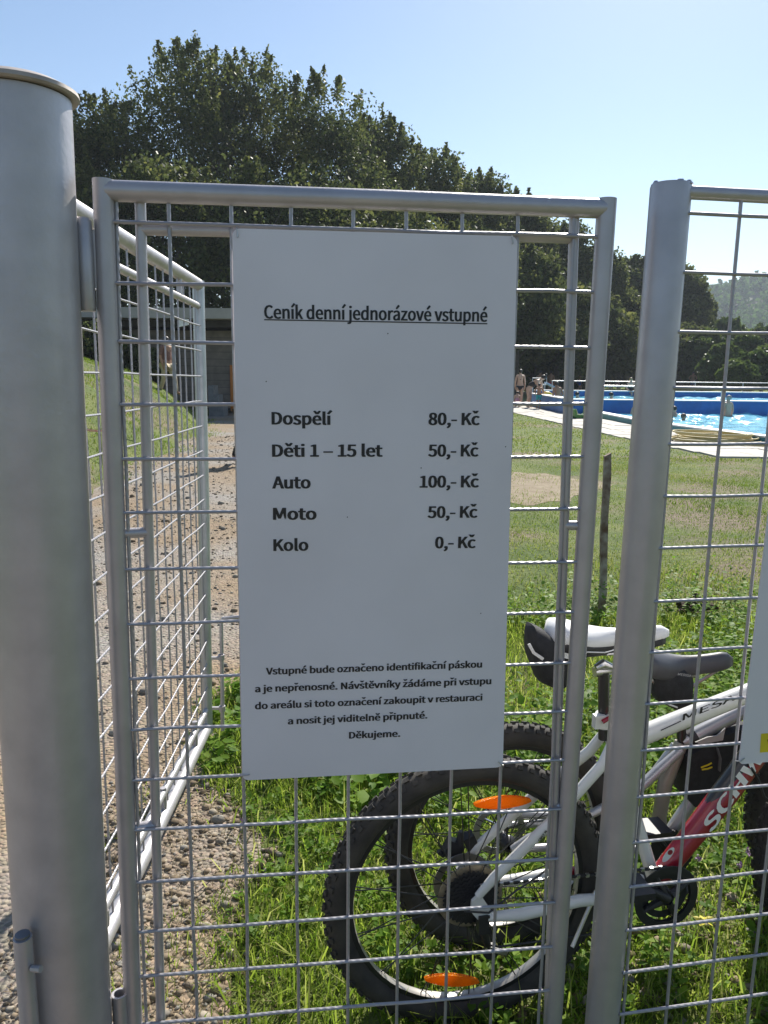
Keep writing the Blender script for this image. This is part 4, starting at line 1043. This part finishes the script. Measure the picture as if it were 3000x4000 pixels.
def person(label, loc, yaw, height, pose, skin, clothes=(), hair=hair_d, bun=False, group=None):
    p_ = thing('person', label, 'person', loc, yaw, group); p_.scale = (height / 1.68,) * 3
    J = joints(pose); skin_obj('body', J, None, skin, p_)
    for kind, m in clothes:
        if kind == 'suit': skin_obj('swimsuit', J, ('pelvis', 'spine', 'chest'), m, p_, 1.27)
        if kind == 'top': skin_obj('bikini_top', {q: J[q] for q in ('chest', 'spine')}, ('chest', 'spine'), m, p_, 1.2).scale = (1, 1, 1)
        if kind == 'bottom':
            j2 = dict(pelvis=J['pelvis'], hipL=J['hipL'], hipR=J['hipR']); skin_obj('swim_briefs', j2, None, m, p_, 1.10)
        if kind in ('shorts', 'trousers'):
            t = .62 if kind == 'shorts' else .0
            j2 = dict(pelvis=J['pelvis'], hipL=J['hipL'], hipR=J['hipR'])
            for s_ in 'LR':
                a_, b_ = np.array(J['hip' + s_]), np.array(J['kn' + s_]); j2['kn' + s_] = tuple(a_ + (b_ - a_) * (.85 if kind == 'shorts' else 1))
                if kind == 'trousers': j2['an' + s_] = J['an' + s_]
            skin_obj(kind, j2, None, m, p_, 1.18)
        if kind == 'shirt':
            j2 = {q: J[q] for q in ('pelvis', 'spine', 'chest', 'shL', 'shR', 'elL', 'elR')}; skin_obj('shirt', j2, None, m, p_, 1.14)
    hx, hy, hz = J['head']; tx, ty, tz = J['crown']; ax2 = (Vector((tx - hx, ty - hy, tz - hz))).normalized()
    back = Vector((0, .03, 0)) if pose != 'bend' else Vector((0, .0, .035))
    mb = MB(); rings = []
    cc = Vector((hx, hy, hz)) + ax2 * .035 + back
    q_ = Vector((0, 0, 1)).rotation_difference(ax2)
    for i in range(9):
        t = -.75 + 1.72 * i / 8; r_ = math.sqrt(max(.0004, 1 - t * t)); rings.append([tuple(cc + q_ @ Vector((.094 * r_ * math.cos(a_), .104 * r_ * math.sin(a_), .098 * t))) for a_ in np.linspace(0, 2 * math.pi, 15)[:-1]])
    mb.loft(rings)
    if bun:
        c2 = cc + ax2 * .09 + back * 1.5; mb.lathe([(.001, -.05), (.035, -.035), (.048, 0), (.035, .035), (.001, .05)], 10, 'Z', tuple(c2))
    obj('hair', mb, hair, p_, 80)
    return p_
def put(u, v, z=0., y=None):
    q = on_z(u, v, z) if y is None else at_y(u, v, y); return (float(q[0]), float(q[1]), float(q[2]))
DZ = .03
q = put(2030, 1578, .12); person('woman in dark bikini standing with her back turned on the deck', (q[0], 38.6, DZ), math.pi * .95, 1.74, 'stand', skin_a, (('top', cl_black), ('bottom', cl_black)), group='bathers on the deck')
person('woman in black swimsuit bending forward beside the children\'s pool', (float(at_y(2062, 1580, 36.8)[0]), 36.8, DZ), rad(62), 1.72, 'bend', skin_a, (('suit', cl_black),), bun=True, group='bathers on the deck').scale = (1.38, 1.32, 1.03)
person('child in teal swim trunks standing at the pool edge, seen from behind', (float(at_y(2103, 1590, 35.6)[0]), 35.6, DZ), math.pi * 1.02, 1.12, 'hips', skin_b, (('shorts', cl_teal),), group='bathers on the deck')
person('tanned man sitting hunched on the pool edge, back turned', (float(at_y(2180, 1570, 35)[0]), 35.0, -.42), rad(195), 1.70, 'slump', skin_b, (('shorts', cl_black),), group='bathers on the deck')
q = at_y(2462, 1538, 39.6); person('fair-haired girl sitting on the far pool wall', (float(q[0]), 39.6, -.08), rad(10), 1.5, 'sit', skin_a, (('suit', cl_black),), hair_f)
q = put(2294, 1513); person('man in white T-shirt and red shorts far off by the trees', (q[0], q[1], 0), math.pi, 1.75, 'stand', skin_b, (('shirt', cl_white), ('shorts', cl_red)))
q = put(2703, 1532); person('bare-chested tanned man in blue shorts standing on the far lawn', (q[0], q[1], 0), 0, 1.8, 'hips', skin_b, (('shorts', cl_blue),))
person('child in pink sitting at the pool edge beside the board', (float(at_y(2020, 1570, 37)[0]), 37.0, -.42), rad(170), 1.2, 'slump', skin_a, (('suit', cl_pink),), hair_d, group='bathers on the deck')
for u, y_, lb, m, ps in ((2108, 52, 'person in navy shorts standing beyond the slide', cl_navy, 'hips'), (2150, 58, 'person in red shorts standing far behind the sitting man', cl_red, 'stand'), (2262, 64, 'person in blue shorts walking by the wood behind the gate tube', cl_blue, 'walk')):
    person(lb, (float(at_y(u, 1520, y_)[0]), y_, 0), rad(u % 180), 1.72, ps, skin_b, (('shorts', m),))
wz = .09
q = put(2840, 1625, wz); person('grey-haired bather standing waist-deep in the near pool', (q[0], q[1], wz - .95), rad(200), 1.72, 'stand', skin_a, (('shorts', cl_navy),), mat('hair_grey', (.3, .29, .28), .6), group='bathers in the near pool')
q = put(2457, 1616, wz); person('fair-haired bather up to the chest in the near pool, back turned', (q[0] + .3, q[1], wz - 1.18), rad(185), 1.68, 'stand', skin_a, (('suit', cl_navy),), hair_f, group='bathers in the near pool')
q = put(2634, 1622, wz); person('swimmer with wet dark hair, head above water by the right post', (q[0], q[1], wz - 1.32), rad(90), 1.65, 'stand', skin_a, (('suit', cl_black),), hair_d, group='bathers in the near pool')
q = put(2670, 1640, wz); person('swimmer with brown skin, only the crown above the near water', (q[0], q[1], wz - 1.42), rad(20), 1.62, 'stand', skin_b, (('suit', cl_navy),), mat('hair_brown', (.16, .09, .06), .6), group='bathers in the near pool')
for u, lb in ((2255, 'swimmer in the far pool, leftmost head above the dividing wall'), (2293, 'swimmer in the far pool, second head from the slide'), (2388, 'swimmer in the far pool near the gap beside the post')):
    q = at_y(u, 1563, 35.5); person(lb, (float(q[0]), 35.5, .53 - 1.40), rad(40 + u % 50), 1.66, 'stand', skin_a if u != 2293 else skin_b, (('suit', cl_navy),), hair_d, group='swimmers in the far pool')
for u, v, lb, m in ((2383, 1508, 'person in dark clothes sitting on the far lawn left of another', cl_black), (2412, 1508, 'person in pink sitting on the far lawn before the trees', cl_pink)):
    q = put(u, v + 12); person(lb, (q[0], q[1], -.75), 0, 1.7, 'sit', skin_b, (('shirt', m),))
by = 24.; q = at_y(655, 1500, by); bzz = float(bank_z(np.array(q[0]), np.array(by)))
person('person in brown top and beige trousers walking on the grass bank before the hut', (float(q[0]), by, bzz - .02), rad(60), 1.75, 'walk', skin_b, (('shirt', cl_brown), ('trousers', cl_beige)))
q = at_y(968, 1815, 14.0)
person('person in dark clothes on the gravel road, mostly hidden behind the price board', (float(q[0]), 14.0, .005), rad(75), 1.75, 'walk', skin_b, (('shirt', cl_navy), ('trousers', cl_black)))
yt = thing('toy_ring', 'yellow inflatable swim ring standing behind the child', 'swim ring', (float(at_y(2135, 1550, 37.5)[0]), 37.5, .40))
mb = MB(); mb.lathe([(.26 + .11 * math.cos(t), .11 * math.sin(t)) for t in np.linspace(0, 2 * math.pi, 11)[:-1]], 22, 'Y', close=True); obj('ring', mb, yel_pl, yt, 60)
obj('valve', MB().tube([(.26, -.11, 0), (.26, -.14, 0)], .015, 6), yel_pl, yt)

# ================================================================== trees
def leaf_quads(C, size, flat=.0, up=None):
    n = len(C); a = rng.normal(size=(n, 3)); a /= np.linalg.norm(a, axis=1, keepdims=True)
    b = rng.normal(size=(n, 3)); b -= a * (a * b).sum(1, keepdims=True); b /= np.linalg.norm(b, axis=1, keepdims=True)
    s = size * rng.uniform(.6, 1.3, (n, 1)); V = np.empty((n, 4, 3)); V[:, 0] = C - a * s * .6; V[:, 1] = C + b * s * .36; V[:, 2] = C + a * s * .6; V[:, 3] = C - b * s * .36
    return V.reshape(-1, 3), np.arange(n * 4).reshape(n, 4)
def crown_points(c, rx, rz, n, nclump, shoots):
    c = np.array(c); P_ = []; tint = []
    d = rng.normal(size=(nclump, 3)); d /= np.linalg.norm(d, axis=1, keepdims=True); d[:, 2] = np.where(d[:, 2] < -.75, -d[:, 2], d[:, 2])
    rr = rng.uniform(.45, 1.0, (nclump, 1)) ** .6
    cc = c + d * rr * np.array([rx, rx, rz]) * .86; cr_ = rng.uniform(.26, .46, nclump) * min(rx, rz)
    per = int(n * .86 / nclump)
    for i in range(nclump):
        e = rng.normal(size=(per, 3)); e /= np.linalg.norm(e, axis=1, keepdims=True); P_.append(cc[i] + e * (rng.uniform(0, 1, (per, 1)) ** .4) * cr_[i] * np.array([1.15, 1.15, .8])); tint.append(np.full(per, rng.uniform(-.22, .22)))
    m = int(n * .14 / max(1, shoots))
    for i in range(shoots):
        t = rng.uniform(0, 6.28); ph = rng.uniform(.15, 1.35)
        dr = np.array([math.cos(t) * math.cos(ph), math.sin(t) * math.cos(ph), math.sin(ph)])
        st_ = c + dr * np.array([rx, rx, rz]) * .86; up = dr * .5 + np.array([0, 0, .9]); up /= np.linalg.norm(up); L_ = rng.uniform(.08, .17) * rz
        q = rng.uniform(0, 1, (m, 1)); P_.append(st_ + up * q * L_ + rng.normal(size=(m, 3)) * .05 * min(rx, rz) * (1.15 - q)); tint.append(np.full(m, .12))
    return np.concatenate(P_), np.concatenate(tint)
def tree(name, label, u, vtop, D, hw, zlow, n, lsize, m, group, nclump=46, shoots=40):
    top = at_y(u, vtop, D); zt = float(top[2]); x = float(top[0]); rx = hw / FPX * D
    rz = (zt - zlow) / 2 * .93; cz = zlow + rz
    t = thing(name, label, 'tree' if name == 'tree' else 'bush', (x, D, 0), 0, group)
    h = cz + rz * .3
    mb = MB().tube([(0, 0, -.2), (.1 * rx * .3, 0, h * .4), (0, .1, h)], [.10 + .016 * zt, .08 + .011 * zt, .04], 9)
    for i in range(7):
        a_ = i * 2.4; z0 = h * (.35 + .08 * i); mb.tube([(0, 0, z0), (math.cos(a_) * rx * .4, math.sin(a_) * rx * .4, z0 + rz * .3), (math.cos(a_) * rx * .75, math.sin(a_) * rx * .75, z0 + rz * .55)], [.05 + .005 * zt, .06, .02], 6)
    obj('trunk', mb, bark, t)
    Pn, tn = crown_points((0, 0, cz), rx, rz, n, nclump, shoots)
    V, F = leaf_quads(Pn, lsize); rnd = np.clip(rng.normal(.45, .22, len(Pn)) + tn, 0, 1)
    o = quick('crown', V, F, m, np.repeat(rnd, 4)); o.parent = t
    return t
TL = [(150, 330, 44, 210), (420, 300, 44, 190), (740, 85, 47, 250), (985, 125, 50, 190), (1260, 225, 47, 200), (1480, 390, 52, 160), (1690, 535, 57, 170), (1870, 640, 61, 150), (2020, 725, 65, 140), (2200, 850, 70, 130), (2335, 975, 76, 120), (2490, 1010, 84, 120), (2655, 1040, 92, 105), (2725, 1150, 98, 70)]
names = ['hidden mostly behind the big gate post', 'at the left end of the wood beside the big post', 'tallest of the wood, above the gate\'s left half', 'second tallest, just right of the tallest', 'broad, above the middle of the board', 'fourth down the sloping skyline', 'on the slope of the skyline right of the board\'s middle', 'small-topped, above the board\'s right part', 'above the board\'s right corner', 'seen through the gate\'s right mesh strip', 'behind the gate\'s right frame tube', 'between gate and slim post', 'behind the top of the slim fence post', 'just right of the slim fence post']
for (u, v, D, hw), s_ in zip(TL, names):
    tree('tree', 'dark leafy tree ' + s_, u, v - 45, D, hw * 1.24, 2.0, 32000, .0037 * D, tree_m, 'trees of the dark wood', 80, 46)
FLW = [(330, 560, 39, 190), (620, 520, 38, 240), (930, 520, 39, 240), (1240, 560, 41, 230), (1540, 680, 44, 210), (1800, 800, 49, 190), (2030, 900, 54, 170), (2190, 1050, 60, 140), (2350, 1120, 68, 130), (2520, 1150, 76, 120), (2680, 1240, 82, 90)]
for i, (u, v, D, hw) in enumerate(FLW):
    tree('tree', ('dark understorey tree filling the wood\'s edge, %s' % ['by the big post', 'above the hut\'s roof', 'left of the board', 'behind the board\'s left half', 'behind the board\'s middle', 'behind the board\'s right half', 'at the board\'s right edge', 'behind the bathers', 'behind the gate\'s right tube', 'behind the gap beside the slim post', 'right beside the slim post'][i]), u, v, D, hw * 1.15, .3, 17000, .0050 * D, tree_m, 'understorey trees of the wood', 60, 20)
BSH = [(2760, 1270, 74, 85), (2850, 1215, 92, 80), (2930, 1290, 70, 75), (3000, 1240, 95, 80), (2840, 1330, 66, 80), (2990, 1340, 62, 90), (2890, 1400, 60, 70), (3090, 1300, 66, 110)]
BN = ['green bushy tree right of the slim post before the wood', 'tall pale-topped tree at the end of the wood, before the hill', 'rounded green tree at the meadow\'s far side', 'green tree below the far hill, at the picture edge', 'low rounded bush behind the man on the lawn', 'large dark bush at the right picture edge', 'small low bush between two larger ones on the far lawn', 'wide bush beyond the right picture edge']
for (u, v, D, hw), lb in zip(BSH, BN):
    tree('tree', lb, u, v, D, hw, .1, 9000, .0062 * D, tree2_m, 'trees along the far lawn', 40, 24)
for i, (u, v, D, hw, lb) in enumerate([(400, 1240, 27.5, 120, 'dark bush on top of the bank left of the hut'), (560, 1330, 28, 90, 'low dark bush against the hut wall'), (250, 1200, 27, 110, 'dark bush behind the big post on the bank')]):
    tree('bush', lb, u, v, D, hw, .9, 6000, .12, tree_m, 'bushes on the bank', 24, 10)

for i, (u, v, D, hw) in enumerate([(1985, 1300, 58, 70), (2085, 1330, 62, 75), (2180, 1320, 66, 75), (2270, 1345, 70, 75), (2365, 1335, 93, 75), (2450, 1350, 95, 70), (2535, 1340, 96, 75), (2620, 1350, 97, 70), (2700, 1370, 98, 70), (2780, 1380, 99, 70)]):
    tree('bush', 'dark bush at the wood\'s foot, %s' % ['at the board\'s right edge', 'behind the bending woman', 'behind the sitting man', 'behind the inner gate tube', 'behind the outer gate tube', 'in the gap right of the gate', 'by the slim post\'s left side', 'behind the slim post', 'behind the man on the lawn', 'right of the man on the lawn'][i], u, v, D, hw, -1.6, 7000, .006 * D, tree_m, 'bushes at the foot of the wood', 26, 6)
# far forest on the hill: nobody could count it
n = 6000; px_ = rng.uniform(70, 600, n); py_ = rng.uniform(240, 640, n); pz_ = hill_z(px_, py_)
keep = pz_ > 3; px_, py_, pz_ = px_[keep], py_[keep], pz_[keep]; n = len(px_)
Cs = []; Tn = []
for i in range(n):
    con = rng.random() < .22; k_ = 22; e = rng.normal(size=(k_, 3)); e /= np.linalg.norm(e, axis=1, keepdims=True)
    rr = rng.uniform(2.4, 4.2); h_ = rng.uniform(3.5, 5.5)
    if con:
        t = rng.uniform(0, 1, (k_, 1)); e = np.concatenate([e[:, :2] * (1 - t) * .55, t * 2.2 - .6], 1)
    Cs.append(np.array([px_[i], py_[i], pz_[i] + 1.5]) + e * np.array([rr, rr, h_ * .8])); Tn.append(np.full(k_, rng.uniform(.0, .5) if con else rng.uniform(.2, 1)))
V, F = leaf_quads(np.concatenate(Cs), 2.9); stuff(quick('forest', V, F, hill_m, np.repeat(np.clip(np.concatenate(Tn) + rng.normal(0, .08, n * 22), 0, 1), 4)), 'distant mixed forest covering the hill')
# tall grass fringe in front of the far trees
# ================================================================== grass, weeds, gravel
def blades(name, X, Y, Z, h, w, m, lean=.45, label=None, seg=True, tint=None):
    n = len(X); yaw = rng.uniform(0, 6.28, n); le = rng.uniform(0, 1, n) * lean * h; H = h * rng.uniform(.5, 1.25, n)
    ly = rng.uniform(0, 6.28, n); dx, dy = np.cos(ly) * le, np.sin(ly) * le; wx, wy = np.cos(yaw) * w / 2, np.sin(yaw) * w / 2
    b = np.stack([X, Y, Z], 1); wv = np.stack([wx, wy, np.zeros(n)], 1) * np.ones((n, 1))
    mid = b + np.stack([dx * .35, dy * .35, H * .6], 1); tip = b + np.stack([dx, dy, H * np.where(le > .3 * h, .85, 1)], 1)
    rnd = np.clip(rng.normal(.5, .25, n) + (0 if tint is None else tint), 0, 1)
    V = np.stack([b - wv, b + wv, mid + wv * .8, mid - wv * .8, tip], 1).reshape(-1, 3)
    i0 = np.arange(n) * 5
    F = np.concatenate([np.stack([i0, i0 + 1, i0 + 2], 1), np.stack([i0, i0 + 2, i0 + 3], 1), np.stack([i0 + 3, i0 + 2, i0 + 4], 1)])
    return stuff(quick(name, V, F, m, np.repeat(rnd, 5)), label)
def vnoise(x, y, s, seed=0):
    return .5 + .25 * (np.sin(x * s + 1.3 * seed + 1.7 * np.sin(y * s * .7 + seed)) + np.sin(y * s * 1.13 + 2.1 * seed + 1.5 * np.sin(x * s * .8)))
def scatter(n, x0, x1, y0, y1, cond=None):
    X = rng.uniform(x0, x1, n); Y = rng.uniform(y0, y1, n)
    if cond is not None:
        k_ = cond(X, Y); X, Y = X[k_], Y[k_]
    return X, Y
on_grass = lambda X, Y: (X > road_right(Y) + rng.normal(.0, .06, len(X)))
# near: long grass
X, Y = scatter(110000, -1.0, 2.6, 1.5, 5.2, lambda X, Y: on_grass(X, Y) & (X < Y * .62 + .2) & (rng.random(len(X)) < .25 + .75 * vnoise(X, Y, 5.1, 2)))
blades('grass', X, Y, np.zeros(len(X)), .062 * (.5 + .9 * vnoise(X, Y, 3.3, 1)), .0046, grass_m, 1.3, 'long green grass behind the gate')
X, Y = scatter(3200, -.9, 2.6, 1.6, 5, lambda X, Y: on_grass(X, Y) & (X < Y * .62 + .2))
blades('tall_grass', X, Y, np.zeros(len(X)), .14 * np.ones(len(X)), .006, grass_m, 1.2, 'taller grass blades among the weeds', tint=.15)
# weeds with broad leaves
def weeds(n, x0, x1, y0, y1, hmax, cond, size, name, label):
    X, Y = scatter(n, x0, x1, y0, y1, cond); Cs, A, B_, Tn = [], [], [], []
    for x, y in zip(X, Y):
        k_ = rng.integers(6, 13); h_ = hmax * rng.uniform(.3, 1.); t0 = rng.uniform(-.25, .3)
        for i in range(k_):
            a_ = rng.uniform(0, 6.28); el_ = rng.uniform(-.2, .8); z = h_ * (.15 + .85 * i / k_); r_ = size * rng.uniform(.4, 1.2)
            d = np.array([math.cos(a_) * math.cos(el_), math.sin(a_) * math.cos(el_), math.sin(el_)]); sd = np.array([-math.sin(a_), math.cos(a_), rng.normal(0, .25)])
            base_ = np.array([x, y, z]) + d * r_ * .15; Cs.append(base_); A.append(d * r_); B_.append(sd * r_ * rng.uniform(.24, .42)); Tn.append(.5 + t0 + rng.normal(0, .12))
    C_, A, B_ = map(np.array, (Cs, A, B_)); n_ = len(C_); dn = np.array([0, 0, -1.]) * np.linalg.norm(A, axis=1, keepdims=True)
    V = np.stack([C_, C_ + A * .35 + B_ * .9, C_ + A * .7 + B_ * .75 + dn * .04, C_ + A * 1.0 + dn * .16, C_ + A * .7 - B_ * .75 + dn * .04, C_ + A * .35 - B_ * .9, C_ + A * .5 + dn * .06], 1).reshape(-1, 3)
    i0 = np.arange(n_) * 7; F = np.concatenate([np.stack([i0 + 6, i0 + j, i0 + (j + 1) % 6], 1) for j in range(6)])
    return stuff(quick(name, V, F, weed_m, np.repeat(np.clip(Tn, 0, 1), 7)), label)
weeds(1900, -.9, 2.6, 1.7, 3.4, .075, lambda X, Y: on_grass(X, Y) & (X < Y * .6 + .2) & (vnoise(X, Y, 4, 5) > .34), .030, 'weeds', 'low broad-leaved weeds between the grass')
weeds(3000, .1, 3.4, 2.7, 6.2, .30, lambda X, Y: (vnoise(X, Y, 2.2, 3) > .44) & (X < Y * .6 + .2) & (rng.random(len(X)) < np.interp(Y, [2.6, 3.3, 4.9, 6.2], [.3, 1, .8, .0])), .042, 'leafy_weeds', 'tall leafy weeds behind the bikes')
weeds(420, -1.0, .1, 2.6, 4.9, .16, lambda X, Y: (X > road_right(Y) + .02) & (vnoise(X, Y, 3, 8) > .4), .06, 'roadside_weeds', 'weeds along the foot of the open gate wing')
# lawn, middle and far distance
lawn_ok = lambda X, Y: (X > road_right(Y) + rng.normal(0, .12, len(X))) & (X < deck_left(np.maximum(Y, 15.7)) + np.where(Y < 15.6, 9, -.05)) & (X < Y * .6 + .6)
X, Y = scatter(150000, -1.2, 8, 5, 15.6, lambda X, Y: lawn_ok(X, Y) & (rng.random(len(X)) < .15 + .85 * vnoise(X, Y, 1.7, 4)) & (((X - 2.3) / 1.2) ** 2 + ((Y - 11.5) / 1.9) ** 2 > rng.uniform(0, 1.6, len(X)) ** 2))
blades('lawn_grass', X, Y, np.zeros(len(X)), np.interp(Y, [5, 7, 15], [.06, .030, .026]) * (.6 + .7 * vnoise(X, Y, 2.9, 6)), .0075, lawn_m, 1.1, 'short lawn grass', tint=np.interp(vnoise(X, Y, .9, 9), [.2, .8], [-.2, .25]))
X, Y = scatter(52000, -2.5, 7.5, 15, 42, lambda X, Y: lawn_ok(X, Y) & (rng.random(len(X)) < .25 + .75 * vnoise(X, Y, 1.1, 4)))
blades('far_lawn_grass', X, Y, np.zeros(len(X)),   .038 * np.ones(len(X)), .022, lawn_m, .9, 'lawn grass towards the pool', tint=.12)
X, Y = scatter(60000, -13, -3.6, 7, 26, lambda X, Y: (X < bank_edge(Y) + .35 + rng.normal(0, .15, len(X))) & (rng.random(len(X)) < .2 + .8 * vnoise(X, Y, 1.5, 2)) & (X > -Y * .58))
blades('bank_grass', X, Y, bank_z(X, Y), .07 * (.5 + vnoise(X, Y, 2.2, 3)), .014, lawn_m, .7, 'short grass on the bank')
X, Y = scatter(30000, 8, 60, 41, 110, lambda X, Y: (X < Y * .56) & (X > Y * .2))
blades('meadow_grass', X, Y, np.zeros(len(X)), np.interp(Y, [41, 85, 110], [.07, .1, .5]), .06, lawn_m, .6, 'mown meadow grass beyond the pool', tint=.15)

# pebbles: the near strip of gravel and the road edge
def ico():
    import bmesh
    bm = bmesh.new(); bmesh.ops.create_icosphere(bm, subdivisions=1, radius=1); v = np.array([q.co[:] for q in bm.verts]); f = np.array([[w_.index for w_ in q.verts] for q in bm.faces]); bm.free(); return v, f
iv, if_ = ico()
iv2 = iv
def pebbles(name, X, Y, r, label):
    n = len(X); sc = np.stack([r * rng.uniform(.7, 1.3, n), r * rng.uniform(.7, 1.3, n), r * rng.uniform(.4, .75, n)], 1)
    a_ = rng.uniform(0, 6.28, n); jit = 1 + rng.normal(0, .12, (n, len(iv), 1))
    Vv = iv[None] * jit * sc[:, None]; c_, s_ = np.cos(a_)[:, None], np.sin(a_)[:, None]
    V = np.stack([Vv[..., 0] * c_ - Vv[..., 1] * s_ + X[:, None], Vv[..., 0] * s_ + Vv[..., 1] * c_ + Y[:, None], Vv[..., 2] + (sc[:, 2] * .45)[:, None] + .004], -1).reshape(-1, 3)
    F = (if_[None] + (np.arange(n) * len(iv))[:, None, None]).reshape(-1, 3)
    o = quick(name, V, F, stone_m, np.repeat(np.clip(rng.normal(.5, .28, n), 0, 1), len(iv)), smooth=True); return stuff(o, label)
X, Y = scatter(8000, -1.1, -.25, 1.2, 3.0, lambda X, Y: X < road_right(Y) + rng.normal(.03, .05, len(X)))
pebbles('pebbles', X, Y, np.clip(rng.lognormal(math.log(.0040), .65, len(X)), .0016, .018), 'loose pebbles at the foot of the gate')
X, Y = scatter(5200, -3.2, -.5, 2.6, 9, lambda X, Y: (X < road_right(Y) + rng.normal(.03, .08, len(X))) & (X > -Y * .5))
pebbles('road_gravel', X, Y, np.clip(rng.lognormal(math.log(.0065), .6, len(X)), .003, .035), 'loose stones on the gravel road')
X, Y = scatter(5000, -5, -.6, 8, 20, lambda X, Y: (X < road_right(Y) + rng.normal(.03, .15, len(X))) & (X > bank_edge(Y) - .2))
pebbles('far_road_gravel', X, Y, np.clip(rng.lognormal(math.log(.009), .6, len(X)), .004, .045), 'stones on the farther gravel road')
X, Y = scatter(700, .35, 1.3, 1.55, 2.3); pebbles('soil_crumbs', X, Y, np.clip(rng.lognormal(math.log(.008), .5, len(X)), .003, .02), 'dry soil crumbs under the fence')
X, Y = scatter(5200, -1.1, -.2, 1.25, 3.2, lambda X, Y: (X < road_right(Y) + .15) & (rng.random(len(X)) < .2 + .8 * vnoise(X, Y, 6, 1)))
blades('dry_straw', X, Y, np.full(len(X), .006), .022 * np.ones(len(X)), .0022, leaf_mat('straw', [(.16, .11, .06), (.30, .23, .12), (.42, .34, .20)], .3), 2.6, 'dry straw and debris at the gate foot')
X, Y = scatter(2600, -1.0, -.2, 1.3, 3.2, lambda X, Y: (X < road_right(Y) + .1) & (vnoise(X, Y, 5.5, 7) > .62))
blades('stray_grass', X, Y, np.zeros(len(X)), .05 * np.ones(len(X)), .0035, grass_m, 1.2, 'stray grass tufts on the gravel strip')
# small flowers, one yellow leaf, heap of dark soil
for i, (u, v) in enumerate(((2920, 3325), (2925, 3340), (2723, 3358), (2887, 3382), (940, 3205))):
    q = on_z(u, v, .16); f_ = thing('flower', ['pink clover flower right of the chainring, upper of a pair', 'pink clover flower right of the chainring, lower of a pair', 'small lilac flower beside the red tube\'s lower end', 'lilac flower nearest the front wheel', 'pink clover flower left below the board'][i], 'flower', (float(q[0]), float(q[1]), 0), 0, 'small lilac flowers in the grass')
    obj('stem', MB().tube([(0, 0, 0), (.006, .004, .155)], .0012, 5), mat('stem_green', (.08, .14, .03), .7), f_)
    C_ = np.array([.006, .004, .16]) + rng.normal(0, .005, (26, 3)); V, F = leaf_quads(C_, .008); o = quick('bloom', V, F, flower_m); o.parent = f_
q = on_z(2750, 3595, .05); lf = thing('fallen_leaf', 'yellow lobed leaf lying in the grass below the chainring', 'leaf', (float(q[0]), float(q[1]), .05))
pts = []
for i in range(20):
    t = 2 * math.pi * i / 20; r_ = .024 * (1 + .35 * math.sin(5 * t) + .1 * math.sin(9 * t)); pts.append((r_ * math.cos(t), r_ * math.sin(t) * .9, .006 * math.sin(3 * t)))
mb = MB(); mb._add(pts + [(0, 0, .004)], [(i, (i + 1) % 20, 20) for i in range(20)]); o = link('blade', mb.mesh('blade'), mat('yellow_leaf_plain', (.5, .43, .03), .6), lf)
obj('stalk', MB().tube([(0, 0, .003), (-.02, -.02, -.01), (-.035, -.03, -.03)], .0012, 5), mat('stalk', (.3, .25, .05), .7), lf)
q = on_z(2715, 2400); mb = MB()
for i in range(46):
    a_ = rng.uniform(0, 6.28); r_ = abs(rng.normal(0, .09)); c_ = (q[0] + r_ * math.cos(a_) * 1.3, q[1] + r_ * math.sin(a_), rng.uniform(.0, .16) * max(0, 1 - r_ * 5)); s_ = rng.uniform(.015, .04)
    mb._add([tuple(np.array(c_) + iv[j] * s_ * rng.uniform(.7, 1.2)) for j in range(len(iv))], [tuple(map(int, f)) for f in if_])
stuff(obj('soil_heap', mb, dung_m, None, 60), 'small dark brown soil heap in the grass behind the grey saddle')

# ================================================================== haze
hz = MB().box((40, 330, 31.5), (1300, 920, 65)); hm = bpy.data.materials.new('haze'); hm.use_nodes = True
hn = hm.node_tree; hn.nodes.remove(hn.nodes['Principled BSDF']); pv = hn.nodes.new('ShaderNodeVolumePrincipled')
pv.inputs['Color'].default_value = (.80, .88, 1, 1); pv.inputs['Density'].default_value = .0005; pv.inputs['Anisotropy'].default_value = .15
hn.links.new(pv.outputs[0], hn.nodes['Material Output'].inputs['Volume'])
stuff(obj('haze', hz, hm, None, None), 'thin bluish summer haze')
